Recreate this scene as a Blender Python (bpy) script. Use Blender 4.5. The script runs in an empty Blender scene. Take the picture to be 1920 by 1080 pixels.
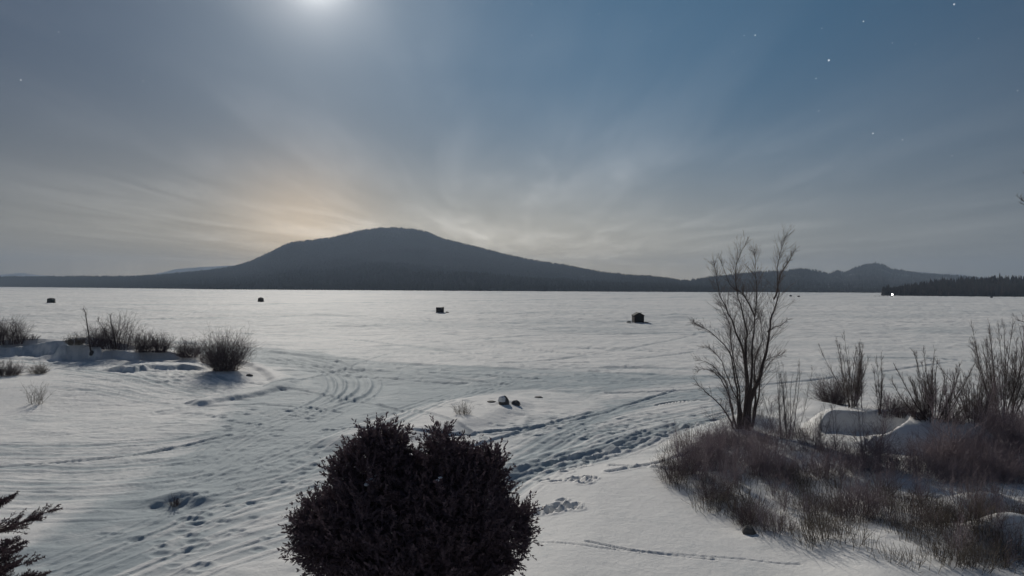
import bpy, math, random
import numpy as np

# ------------------------------------------------------------------ camera, sky, moon light, exposure
SC = bpy.context.scene
COL = SC.collection
F = 1144.0                      # focal length in pixels of a 1920 wide frame
CAMZ = 7.0
ROLL = math.radians(0.30)
U0, V0 = 960.0, 540.0
cam_data = bpy.data.cameras.new('camera')
cam_data.sensor_width = 36.0
cam_data.lens = 36.0 * F / 1920.0
cam_data.clip_start = 0.1
cam_data.clip_end = 40000.0
cam = bpy.data.objects.new('camera', cam_data)
COL.objects.link(cam)
from mathutils import Matrix, Vector
R_ = Vector((math.cos(ROLL), 0, math.sin(ROLL)))
U_ = Vector((-math.sin(ROLL), 0, math.cos(ROLL)))
F_ = Vector((0, 1, 0))
cam.matrix_world = Matrix(((R_.x, U_.x, -F_.x, 0), (R_.y, U_.y, -F_.y, 0), (R_.z, U_.z, -F_.z, CAMZ), (0, 0, 0, 1)))
SC.camera = cam


def ray(px, py):
    """direction of a pixel of the photograph, with y = 1"""
    a, b = (px - U0) / F, (V0 - py) / F
    d = F_ + R_ * a + U_ * b
    return d / d.y


def horizon(px):
    return V0 + (px - U0) * math.tan(ROLL)


MOON = ray(592, -52).normalized()
M_EL = math.asin(MOON.z)
M_AZ = math.atan2(MOON.x, MOON.y)        # clockwise from +Y

SUN_STRENGTH = 3.05
SKY_STRENGTH = 0.010

world = bpy.data.worlds.new('World')
SC.world = world
world.use_nodes = True
wt = world.node_tree
wt.nodes.clear()
WN, WL = wt.nodes, wt.links


def wn(t, **k):
    n = WN.new(t)
    for a, b in k.items():
        setattr(n, a, b)
    return n


def m_(op, a, b=None, c=None, clamp=False):
    n = WN.new('ShaderNodeMath')
    n.operation = op
    n.use_clamp = clamp
    for i, v in enumerate((a, b, c)):
        if v is None:
            continue
        if isinstance(v, (int, float)):
            n.inputs[i].default_value = v
        else:
            WL.new(v, n.inputs[i])
    return n.outputs[0]


def vm_(op, a, b=None):
    n = WN.new('ShaderNodeVectorMath')
    n.operation = op
    for i, v in enumerate((a, b)):
        if v is None:
            continue
        if isinstance(v, (tuple, list, Vector)):
            n.inputs[i].default_value = tuple(v)
        else:
            WL.new(v, n.inputs[i])
    return n


def scaled(colour, fac):
    """a colour (r, g, b) times a float socket"""
    n = WN.new('ShaderNodeVectorMath')
    n.operation = 'SCALE'
    n.inputs[0].default_value = colour
    WL.new(fac, n.inputs['Scale'])
    return n.outputs[0]


def add_(a, b):
    return vm_('ADD', a, b).outputs[0]


tc = wn('ShaderNodeTexCoord')
DIR = tc.outputs['Generated']
sep = wn('ShaderNodeSeparateXYZ')
WL.new(DIR, sep.inputs[0])
X, Y, Z = sep.outputs
Zc = m_('MAXIMUM', Z, 0.0)

sky = wn('ShaderNodeTexSky', sky_type='NISHITA', sun_disc=False)
sky.sun_elevation = M_EL
sky.sun_rotation = M_AZ
sky.air_density = 1.0
sky.dust_density = 0.6
sky.ozone_density = 3.0
skyv = WN.new('ShaderNodeVectorMath')
skyv.operation = 'SCALE'
WL.new(sky.outputs[0], skyv.inputs[0])
skyv.inputs['Scale'].default_value = SKY_STRENGTH

cosm = m_('MAXIMUM', vm_('DOT_PRODUCT', DIR, MOON).outputs['Value'], 0.0)
g_wide = m_('POWER', cosm, 7.0)
g_mid = m_('POWER', cosm, 60.0)
g_near = m_('POWER', cosm, 320.0)
g_core = m_('POWER', cosm, 1600.0)

# high thin cloud: streaks on a cloud plane, running away from the viewer
zp = m_('MAXIMUM', Z, 0.035)
cu = m_('DIVIDE', X, zp)
cv = m_('DIVIDE', Y, zp)
comb = wn('ShaderNodeCombineXYZ')
WL.new(cu, comb.inputs[0])
WL.new(cv, comb.inputs[1])


def streaks(az_px, sx, sy, scale, detail, lo, hi, seed, dist=0.6):
    mp = wn('ShaderNodeMapping')
    WL.new(comb.outputs[0], mp.inputs['Vector'])
    a = math.atan2(az_px - U0, F)
    mp.inputs['Rotation'].default_value = (0, 0, a)
    mp.inputs['Location'].default_value = (seed, seed * 0.7, seed)
    mp.inputs['Scale'].default_value = (sx, sy, 1)
    nz = wn('ShaderNodeTexNoise')
    WL.new(mp.outputs[0], nz.inputs['Vector'])
    nz.inputs['Scale'].default_value = scale
    nz.inputs['Detail'].default_value = detail
    nz.inputs['Roughness'].default_value = 0.55
    nz.inputs['Distortion'].default_value = dist
    mr = wn('ShaderNodeMapRange', interpolation_type='SMOOTHSTEP')
    WL.new(nz.outputs[0], mr.inputs['Value'])
    mr.inputs['From Min'].default_value = lo
    mr.inputs['From Max'].default_value = hi
    return mr.outputs[0]


c1 = streaks(690, 1.0, 0.26, 0.75, 7, 0.40, 0.70, 4.3, 1.1)
c2 = streaks(600, 1.0, 0.18, 1.6, 6, 0.40, 0.74, 52.0, 0.7)
c3 = streaks(500, 0.5, 0.35, 0.30, 4, 0.40, 0.66, 21.0)
cl = m_('ADD', m_('MULTIPLY', c1, 0.55), m_('ADD', m_('MULTIPLY', m_('MULTIPLY', c2, m_('ADD', c3, 0.25)), 0.55), m_('MULTIPLY', c3, 0.30)))
# cloud is thicker over the mountain side of the sky than to the right
azw = vm_('DOT_PRODUCT', DIR, Vector((math.sin(math.radians(-5)), math.cos(math.radians(-5)), 0.0))).outputs['Value']
azc = m_('MAXIMUM', azw, 0.0)
az8 = m_('POWER', azc, 6.5)
low = m_('POWER', m_('SUBTRACT', 1.0, Zc), 6.0)
cl_lit = m_('ADD', m_('ADD', 0.006, m_('MULTIPLY', g_wide, 0.060)), m_('MULTIPLY', m_('MULTIPLY', low, az8), 0.62))
cloud = scaled((1.0, 0.97, 0.93), m_('MULTIPLY', cl, cl_lit))

CB = ray(1100, 230).normalized()
blue = m_('POWER', m_('MAXIMUM', vm_('DOT_PRODUCT', DIR, CB).outputs['Value'], 0.0), 5.0)
acc = skyv.outputs[0]
acc = add_(acc, scaled((0.004, 0.070, 0.130), blue))
acc = add_(acc, scaled((0.010, 0.022, 0.048), m_('POWER', 1.0, 1.0)))
acc = add_(acc, scaled((0.085, 0.092, 0.092), g_mid))
acc = add_(acc, scaled((0.30, 0.29, 0.28), g_near))
acc = add_(acc, scaled((0.85, 0.83, 0.80), g_core))
acc = add_(acc, cloud)
# warm band low over the mountain, and a small warm glow behind its left shoulder
warm = m_('MULTIPLY', m_('POWER', m_('SUBTRACT', 1.0, Zc), 9.0), az8)
acc = add_(acc, scaled((1.02, 0.75, 0.38), warm))
GL = ray(570, 455).normalized()
g2 = m_('POWER', m_('MAXIMUM', vm_('DOT_PRODUCT', DIR, GL).outputs['Value'], 0.0), 190.0)
acc = add_(acc, scaled((0.44, 0.28, 0.13), g2))
low_all = m_('POWER', m_('SUBTRACT', 1.0, Zc), 9.0)
acc = add_(acc, scaled((0.18, 0.130, 0.045), low_all))

bg = wn('ShaderNodeBackground')
WL.new(acc, bg.inputs['Color'])
bg.inputs['Strength'].default_value = 1.0
STARS = [(1554, 113, 1.0, 1.5), (1416, 66, .8, 1.1), (1619, 40, .8, 1.1), (1530, 147, .6, 1.1), (1535, 208, .35, 1.1), (1637, 250, .7, 1.1),
         (1692, 262, .5, 1.0), (1789, 8, .9, 1.2), (997, 66, .4, 1), (996, 8, .45, 1), (1123, 26, .4, 1), (1220, 58, .4, 1), (1048, 123, .35, 1),
         (1395, 67, .35, 1), (1541, 53, .35, 1), (1130, 155, .3, 1), (556, 131, .45, 1), (605, 188, .5, 1), (456, 253, .45, 1), (570, 300, .35, 1),
         (39, 150, .6, 1), (887, 304, .35, 1), (362, 452, .3, 1), (1908, 170, .4, 1), (1375, 97, .25, 1), (1290, 290, .2, 1), (268, 152, .3, 1),
         (725, 204, .3, 1), (1835, 72, .3, 1), (110, 60, .3, 1), (300, 330, .25, 1), (690, 50, .2, 1)]
star_sum = None
for (sx_, sy_, br, size) in STARS:
    d = vm_('DOT_PRODUCT', DIR, ray(sx_, sy_).normalized()).outputs['Value']
    rad = 0.00088 * size
    on = m_('GREATER_THAN', d, math.cos(rad))
    t = m_('MULTIPLY', on, br * 0.60)
    star_sum = t if star_sum is None else m_('ADD', star_sum, t)
vor = wn('ShaderNodeTexVoronoi')
WL.new(DIR, vor.inputs['Vector'])
vor.inputs['Scale'].default_value = 26.0
vsep = wn('ShaderNodeSeparateXYZ')
WL.new(vor.outputs['Color'], vsep.inputs[0])
faint = m_('MULTIPLY', m_('LESS_THAN', vor.outputs['Distance'], 0.024), m_('MULTIPLY', m_('POWER', vsep.outputs[0], 2.0), 0.22))
star_sum = m_('ADD', star_sum, m_('MULTIPLY', faint, m_('GREATER_THAN', Z, 0.14)))
bg_s = add_(acc, scaled((1.0, 1.0, 1.0), star_sum))
WL.new(bg_s, bg.inputs['Color'])
wo = wn('ShaderNodeOutputWorld')
WL.new(bg.outputs[0], wo.inputs['Surface'])

sun_d = bpy.data.lights.new('moon_light', 'SUN')
sun_d.energy = SUN_STRENGTH
sun_d.angle = math.radians(0.6)
sun_d.color = (1.0, 0.94, 0.845)
sun_o = bpy.data.objects.new('moon_light', sun_d)
sun_o.rotation_euler = (-MOON).to_track_quat('-Z', 'Y').to_euler()
COL.objects.link(sun_o)

SC.view_settings.view_transform = 'Standard'
SC.view_settings.look = 'None'
SC.view_settings.exposure = 0.0
SC.view_settings.gamma = 1.0
SC.view_settings.use_curve_mapping = False
SC.cycles.use_denoising = True
SC.cycles.max_bounces = 5
SC.cycles.diffuse_bounces = 3
SC.cycles.volume_bounces = 0

# ------------------------------------------------------------------ helpers


def material(name, base, rough=0.8, vary=None, scale=5.0, bump=0.0, bump_scale=20.0, spec=0.3, metallic=0.0, island=0.0,
             emission=None, strength=0.0, attr=None, backlit=0.0):
    mt = bpy.data.materials.new(name)
    mt.use_nodes = True
    nt = mt.node_tree
    b = nt.nodes['Principled BSDF']
    b.inputs['Roughness'].default_value = rough
    b.inputs['Specular IOR Level'].default_value = spec
    b.inputs['Metallic'].default_value = metallic
    tcn = nt.nodes.new('ShaderNodeTexCoord')
    nz = nt.nodes.new('ShaderNodeTexNoise')
    nt.links.new(tcn.outputs['Object'], nz.inputs['Vector'])
    nz.inputs['Scale'].default_value = scale
    nz.inputs['Detail'].default_value = 5
    mix = nt.nodes.new('ShaderNodeMix')
    mix.data_type = 'RGBA'
    v = vary if vary else tuple(c * 0.7 for c in base)
    mix.inputs[6].default_value = (*base, 1)
    mix.inputs[7].default_value = (*v, 1)
    fac = nz.outputs[0]
    if island:
        ge = nt.nodes.new('ShaderNodeNewGeometry')
        fac = ge.outputs['Random Per Island']
    nt.links.new(fac, mix.inputs[0])
    nt.links.new(mix.outputs[2], b.inputs['Base Color'])
    if bump:
        n2 = nt.nodes.new('ShaderNodeTexNoise')
        nt.links.new(tcn.outputs['Object'], n2.inputs['Vector'])
        n2.inputs['Scale'].default_value = bump_scale
        n2.inputs['Detail'].default_value = 6
        bp = nt.nodes.new('ShaderNodeBump')
        bp.inputs['Strength'].default_value = bump
        bp.inputs['Distance'].default_value = 0.05
        nt.links.new(n2.outputs[0], bp.inputs['Height'])
        nt.links.new(bp.outputs[0], b.inputs['Normal'])
    if backlit:
        tl = nt.nodes.new('ShaderNodeBsdfTranslucent')
        ms = nt.nodes.new('ShaderNodeMixShader')
        nt.links.new(mix.outputs[2], tl.inputs['Color'])
        ms.inputs[0].default_value = backlit
        nt.links.new(b.outputs[0], ms.inputs[1])
        nt.links.new(tl.outputs[0], ms.inputs[2])
        nt.links.new(ms.outputs[0], nt.nodes['Material Output'].inputs['Surface'])
    if emission:
        b.inputs['Emission Color'].default_value = (*emission, 1)
        b.inputs['Emission Strength'].default_value = strength
    return mt


def link(name, me, mat=None, parent=None, loc=None, **props):
    o = bpy.data.objects.new(name, me)
    COL.objects.link(o)
    if mat and me is not None and len(me.materials) == 0:
        me.materials.append(mat)
    if parent:
        o.parent = parent
    if loc is not None:
        o.location = loc
    for k, v in props.items():
        o[k] = v
    return o


def thing(name, label, cat, loc=(0, 0, 0), rz=0.0, group=None):
    o = bpy.data.objects.new(name, None)
    o.empty_display_size = 0.3
    COL.objects.link(o)
    o.location = loc
    o.rotation_euler = (0, 0, rz)
    o['label'] = label
    o['category'] = cat
    if group:
        o['group'] = group
    return o


def np_mesh(name, verts, faces, smooth=False, mat=None):
    """faces: int array (N, k) with k = 3 or 4"""
    verts = np.asarray(verts, dtype=np.float32)
    faces = np.asarray(faces, dtype=np.int32)
    me = bpy.data.meshes.new(name)
    n, k = faces.shape
    me.vertices.add(len(verts))
    me.vertices.foreach_set('co', verts.ravel())
    me.loops.add(n * k)
    me.loops.foreach_set('vertex_index', faces.ravel())
    me.polygons.add(n)
    me.polygons.foreach_set('loop_start', np.arange(0, n * k, k, dtype=np.int32))
    me.polygons.foreach_set('loop_total', np.full(n, k, dtype=np.int32))
    if smooth:
        me.polygons.foreach_set('use_smooth', np.ones(n, dtype=bool))
    me.update(calc_edges=True)
    if mat:
        me.materials.append(mat)
    return me


def _hash(ix, iy, seed):
    h = (ix.astype(np.int64) * 374761393 + iy.astype(np.int64) * 668265263 + seed * 974634777) & 0xffffffff
    h = ((h ^ (h >> 13)) * 1274126177) & 0xffffffff
    h = (h ^ (h >> 16)) & 0xffffff
    return h / float(0xffffff)


def vnoise(x, y, seed=0):
    ix, iy = np.floor(x), np.floor(y)
    fx, fy = x - ix, y - iy
    fx = fx * fx * fx * (fx * (fx * 6 - 15) + 10)
    fy = fy * fy * fy * (fy * (fy * 6 - 15) + 10)
    a = _hash(ix, iy, seed)
    b = _hash(ix + 1, iy, seed)
    c = _hash(ix, iy + 1, seed)
    d = _hash(ix + 1, iy + 1, seed)
    return (a + (b - a) * fx) * (1 - fy) + (c + (d - c) * fx) * fy * 1.0


def fbm(x, y, wl, octs, seed=0, gain=0.5, ang=0.0, stretch=1.0):
    """centred noise about -0.5..0.5; wl = first wavelength in metres"""
    ca, sa = math.cos(ang), math.sin(ang)
    u, v = (x * ca + y * sa) / stretch, -x * sa + y * ca
    s, a, tot = 0, 1.0, 0.0
    for i in range(octs):
        k = 2.0 ** i / wl
        s = s + a * (vnoise(u * k + 17.3 * i, v * k - 9.1 * i, seed + i) - 0.5)
        tot += a
        a *= gain
    return s / tot


def smooth(t):
    t = np.clip(t, 0, 1)
    return t * t * (3 - 2 * t)


def flat(px, py, z=0.0):
    d = ray(px, py)
    t = (z - CAMZ) / d.z
    return np.array((d.x * t, t))


def poly_sd(x, y, pts):
    """signed distance to a polygon, positive inside"""
    P = np.array(pts)
    n = len(P)
    best = np.full(x.shape, 1e18)
    inside = np.zeros(x.shape, dtype=bool)
    for i in range(n):
        a, b = P[i], P[(i + 1) % n]
        ex, ey = b - a
        wx, wy = x - a[0], y - a[1]
        t = np.clip((wx * ex + wy * ey) / max(ex * ex + ey * ey, 1e-9), 0, 1)
        dx, dy = wx - ex * t, wy - ey * t
        best = np.minimum(best, dx * dx + dy * dy)
        c = ((a[1] <= y) & (b[1] > y)) | ((b[1] <= y) & (a[1] > y))
        with np.errstate(divide='ignore', invalid='ignore'):
            xi = a[0] + (y - a[1]) * ex / (ey if ey != 0 else 1e-9)
        inside ^= c & (x < xi)
    return np.where(inside, 1, -1) * np.sqrt(best)


def fpoly(pts):
    return [flat(*p) for p in pts]


# ------------------------------------------------------------------ shape of the snow
PEN = fpoly([(-900, 652), (0, 652), (130, 654), (300, 664), (400, 676), (470, 684), (515, 699), (530, 712), (500, 727), (440, 739),
             (380, 748), (330, 758), (150, 775), (-300, 800), (-900, 820)])
MID = fpoly([(560, 835), (640, 800), (700, 785), (800, 755), (900, 743), (985, 746), (1002, 758), (985, 775), (940, 800), (860, 815), (700, 850)])
RIGHT = fpoly([(1232, 858), (1275, 820), (1330, 805), (1390, 792), (1460, 775), (1530, 758), (1600, 765), (1750, 765), (1920, 768), (2300, 770),
               (3600, 790), (3600, 1300), (1700, 1300), (1500, 1085), (1400, 1035), (1320, 985), (1262, 915)])
NEAR = fpoly([(940, 905), (1010, 875), (1110, 862), (1250, 845), (1300, 830), (1500, 1000), (2200, 1300), (400, 1400), (900, 1000)])
LEFTFLAT = fpoly([(-400, 706), (60, 706), (110, 722), (130, 745), (90, 770), (0, 790), (-400, 800)])
CORR = fpoly([(300, 650), (430, 672), (520, 690), (541, 712), (508, 735), (440, 757), (400, 800), (300, 880), (150, 960), (-100, 1090), (180, 1110), (330, 985),
              (470, 908), (560, 852), (650, 808), (740, 778), (820, 752), (900, 737), (1000, 727), (1100, 738), (1260, 722), (1400, 705), (1100, 697), (900, 688),
              (700, 678), (600, 662), (500, 650)])
CORR2 = fpoly([(850, 960), (960, 868), (1040, 815), (1085, 780), (1130, 752), (1260, 735), (1380, 728), (1360, 745), (1230, 758), (1120, 795), (1050, 842), (960, 900), (900, 990)])
BACK = fpoly([(1060, 812), (1110, 790), (1180, 768), (1260, 752), (1345, 748), (1350, 770), (1250, 778), (1180, 790), (1110, 815)])


def gauss(x, y, c, rx, ry, ang=0.0):
    ca, sa = math.cos(ang), math.sin(ang)
    u, v = (x - c[0]) * ca + (y - c[1]) * sa, -(x - c[0]) * sa + (y - c[1]) * ca
    return (u / rx) ** 2 + (v / ry) ** 2


def ridge_dist(x, y, pts):
    P = [flat(*p) for p in pts]
    best = np.full(x.shape, 1e9)
    side = np.zeros(x.shape)
    for a, b in zip(P[:-1], P[1:]):
        e = b - a
        wx, wy = x - a[0], y - a[1]
        t = np.clip((wx * e[0] + wy * e[1]) / (e @ e), 0, 1)
        dx, dy = wx - e[0] * t, wy - e[1] * t
        d = np.hypot(dx, dy)
        m = d < best
        best = np.where(m, d, best)
        side = np.where(m, dy, side)
    return best, side


BANKS = [  # ploughed banks along the left shore: crest line, height, near width, far width
    ([(-300, 684), (-60, 680), (16, 672)], 0.60, 0.35, 3.0),
    ([(26, 676), (40, 674), (72, 674), (100, 677)], 0.72, 0.30, 3.0),
    ([(116, 684), (135, 677), (168, 678)], 0.62, 0.35, 3.0),
    ([(180, 684), (215, 680), (258, 684)], 0.68, 0.35, 3.0),
    ([(248, 708), (285, 702), (325, 704)], 0.36, 0.35, 1.4),
    ([(400, 684), (470, 693), (512, 704), (531, 716), (508, 731), (450, 744), (380, 756)], 0.26, 0.45, 0.7),
    ([(940, 884), (1040, 858), (1130, 838), (1230, 812), (1330, 792)], 0.14, 0.4, 0.6),
]


def big_height(x, y):
    h = np.zeros(x.shape)
    sd = poly_sd(x, y, PEN)
    sdn = sd + 0.7 * fbm(x, y, 6, 3, 5)
    h = h + 0.50 * smooth(sdn / (1.6 + 9.0 * smooth((50 - y) / 9)) + 0.2 * (y > 50))
    for pts, H, wn_, wf in BANKS:
        d, s = ridge_dist(x, y, pts)
        d = d + 0.30 * fbm(x, y, 2.2, 2, 41)
        w = np.where(s < 0, wn_, wf)
        h = h + H * smooth(1.35 - d / (w * 1.6))
    sd = poly_sd(x, y, MID)
    h = h + 0.30 * smooth((sd + 0.6 * fbm(x, y, 4, 3, 8)) / 1.8 + 0.1)
    sd = poly_sd(x, y, RIGHT)
    inside = smooth((sd + 0.8 * fbm(x, y, 4, 3, 12)) / 2.2 + 0.2)
    h = h + inside * (0.45 + 0.55 * fbm(x, y, 5, 3, 15))
    sd = poly_sd(x, y, NEAR)
    h = h + 0.35 * smooth((sd + 0.5 * fbm(x, y, 5, 2, 19)) / 3.5)
    sd = poly_sd(x, y, BACK)
    h = h + 0.04 * smooth((sd + 0.4 * fbm(x, y, 3, 2, 23)) / 1.2)
    # snow pile with a hollow scooped out of its near side
    c = flat(1680, 836)
    g = gauss(x, y, c, 3.9, 3.6) + 0.20 * fbm(x, y, 2.5, 2, 33)
    mound = 1.02 * smooth(1.5 * (1 - g) + 0.1)
    c = flat(1618, 844)
    gb = gauss(x, y, c, 1.75, 1.65) + 0.12 * fbm(x, y, 1.5, 2, 35)
    bowl = smooth(3.2 * (1 - gb))
    h = h + mound * (1 - bowl) + 0.12 * bowl
    c = flat(1700, 850)
    h = h + 0.15 * np.exp(-gauss(x, y, c, 1.2, 1.5, 0.5))
    # hump at the foot of the clump of stems and under the main tree
    h = h + 0.55 * np.exp(-gauss(x, y, flat(1400, 812), 2.2, 1.3))
    h = h + 0.45 * np.exp(-gauss(x, y, flat(1500, 765), 1.5, 2.0))
    h = h + 0.5 * np.exp(-gauss(x, y, flat(1850, 990), 1.0, 0.7))
    h = h + 0.7 * np.exp(-gauss(x, y, flat(1890, 1050), 1.1, 0.6))
    # drift with a hollow at the stump in the lower left
    h = h + 0.28 * np.exp(-gauss(x, y, flat(350, 935), 0.9, 0.7)) - 0.12 * np.exp(-gauss(x, y, flat(285, 950), 1.1, 0.45))
    h = h + 0.10 * np.exp(-gauss(x, y, flat(945, 762), 0.8, 0.5))
    return h


def ground_z(x, y):
    return float(big_height(np.array([x], dtype=float), np.array([y], dtype=float))[0])


def at(px, py):
    """world point where a pixel's line of sight first meets the snow"""
    d = ray(px, py)
    t0 = max(6.0, (2.6 - CAMZ) / d.z if d.z < 0 else 6.0)
    t1 = (-0.3 - CAMZ) / d.z
    t = np.linspace(t0, t1, 1500)
    gap = CAMZ + d.z * t - big_height(d.x * t, t)
    i = int(np.argmax(gap < 0)) if (gap < 0).any() else len(t) - 1
    return Vector((d.x * t[i], t[i], ground_z(d.x * t[i], t[i])))


# ------------------------------------------------------------------ snow sheet: lake and shore
def snow_material():
    mt = bpy.data.materials.new('snow')
    mt.use_nodes = True
    nt = mt.node_tree
    b = nt.nodes['Principled BSDF']
    b.inputs['Roughness'].default_value = 0.75
    b.inputs['Specular IOR Level'].default_value = 0.09
    at_ = nt.nodes.new('ShaderNodeAttribute')
    at_.attribute_name = 'packed'
    tcn = nt.nodes.new('ShaderNodeTexCoord')
    nz = nt.nodes.new('ShaderNodeTexNoise')
    nt.links.new(tcn.outputs['Object'], nz.inputs['Vector'])
    nz.inputs['Scale'].default_value = 0.5
    nz.inputs['Detail'].default_value = 13
    nz.inputs['Roughness'].default_value = 0.84
    ma = nt.nodes.new('ShaderNodeMath')
    ma.operation = 'MULTIPLY_ADD'
    nt.links.new(nz.outputs[0], ma.inputs[0])
    ma.inputs[1].default_value = 2.6
    ma.inputs[2].default_value = -1.35
    ad = nt.nodes.new('ShaderNodeMath')
    ad.operation = 'ADD'
    ad.use_clamp = True
    nt.links.new(ma.outputs[0], ad.inputs[0])
    nt.links.new(at_.outputs['Fac'], ad.inputs[1])
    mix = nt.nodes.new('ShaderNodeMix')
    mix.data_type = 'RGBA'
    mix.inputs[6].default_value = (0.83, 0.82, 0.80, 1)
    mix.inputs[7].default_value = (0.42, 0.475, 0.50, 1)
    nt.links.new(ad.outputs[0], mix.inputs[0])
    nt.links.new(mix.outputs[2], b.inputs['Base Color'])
    n2 = nt.nodes.new('ShaderNodeTexNoise')
    nt.links.new(tcn.outputs['Object'], n2.inputs['Vector'])
    n2.inputs['Scale'].default_value = 2.0
    n2.inputs['Detail'].default_value = 10
    n2.inputs['Roughness'].default_value = 0.74
    bp = nt.nodes.new('ShaderNodeBump')
    bp.inputs['Strength'].default_value = 0.42
    bp.inputs['Distance'].default_value = 0.16
    nt.links.new(n2.outputs[0], bp.inputs['Height'])
    nt.links.new(bp.outputs[0], b.inputs['Normal'])
    return mt


SNOW = snow_material()

px_cols = np.concatenate([np.array([-5200, -3400, -2200, -1400, -1000, -800, -650, -540, -460, -400]),
                          np.arange(-340, 2262, 2.5), np.array([2320, 2400, 2500, 2650, 2850, 3300, 4200, 5600, 7500])])
v_rows = np.concatenate([np.array([2400, 1600, 1200, 1000, 900, 820, 760, 700]), np.arange(640, 300, -1.4), np.arange(300, 90, -0.9),
                         np.arange(90, 12, -0.5), np.array([12, 11, 10, 9, 8, 7, 6, 5, 4, 3.3, 2.7, 2.2])])
tanx = (px_cols - U0) / F
YY = F * CAMZ / v_rows
GX = tanx[None, :] * YY[:, None]
GY = np.repeat(YY[:, None], len(tanx), 1)
H = big_height(GX, GY)
sdR, sdP, sdN = poly_sd(GX, GY, RIGHT), poly_sd(GX, GY, PEN), poly_sd(GX, GY, NEAR)
sdM, sdL, sdB = poly_sd(GX, GY, MID), poly_sd(GX, GY, LEFTFLAT), poly_sd(GX, GY, BACK)
soft = np.clip(np.maximum.reduce([smooth(sdN / 1.5), smooth(sdL / 1.5) * 0.9, smooth(sdB / 0.8) * .8, smooth(sdM / 0.8) * 0.7,
                                  np.exp(-gauss(GX, GY, flat(1680, 836), 4.2, 3.8) ** 2)]), 0, 1)
rough_amp = 1.0 - 0.88 * soft
lake = (sdR < 0) & (sdP < 0)

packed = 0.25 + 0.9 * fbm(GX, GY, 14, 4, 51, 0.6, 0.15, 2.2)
# wind crust: short ledges stretched across the view, two sizes; finer chop close by
crust = fbm(GX, GY, 2.6, 4, 61, 0.62, 0.1, 2.4)
far_fade = np.clip(60.0 / GY, 0.25, 1.0)
amp_big = 0.06 + 0.16 * smooth((GY - 40) / 120)
H = H + rough_amp * amp_big * np.clip(crust * 2.2, -0.6, 1.0)
patch = smooth((fbm(GX, GY, 9, 3, 71) + 0.12) * 4)
chop = fbm(GX, GY, 0.30, 3, 81, 0.75, 0.15, 1.6)
H = H + rough_amp * 0.042 * chop * (0.4 + patch) * np.clip(GY / 30, 0.6, 1.6)
midc = fbm(GX, GY, 1.1, 3, 87, 0.7, 0.12, 2.6)
H = H + rough_amp * (0.05 + 0.12 * smooth((GY - 35) / 90)) * np.clip(midc * 2.0, -0.5, 1.0)
H = H + 0.05 * np.exp(-gauss(GX, GY, flat(1680, 845), 4.4, 3.4) ** 2) * fbm(GX, GY, 1.2, 4, 171, .7)
H = H + 0.020 * soft * fbm(GX, GY, 2.2, 3, 91)
far_crust = fbm(GX, GY, 11, 3, 101, 0.6, 0.0, 2.0)
H = H + 0.35 * np.clip(far_crust * 2, -0.7, 0.9) * smooth((GY - 60) / 120) * lake
inC = np.maximum(smooth((poly_sd(GX, GY, CORR) + 1.2 * fbm(GX, GY, 5, 3, 151)) / 1.4 + .5), 0.8 * smooth((poly_sd(GX, GY, CORR2) + fbm(GX, GY, 3, 3, 153)) / 1.2 + .5))
rough_amp = rough_amp * (1 - 0.55 * inC)
H = H + inC * 0.034 * fbm(GX, GY, 0.45, 3, 163, .75, .5, 2.5)
packed = packed * (1 - .5 * inC) + inC * (0.80 + 0.9 * fbm(GX, GY, 2.0, 4, 157, .75, .2, 1.6))
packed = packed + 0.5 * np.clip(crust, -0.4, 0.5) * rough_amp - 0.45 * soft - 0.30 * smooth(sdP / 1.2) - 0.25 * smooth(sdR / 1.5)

RNG = np.random.default_rng(7)


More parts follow.
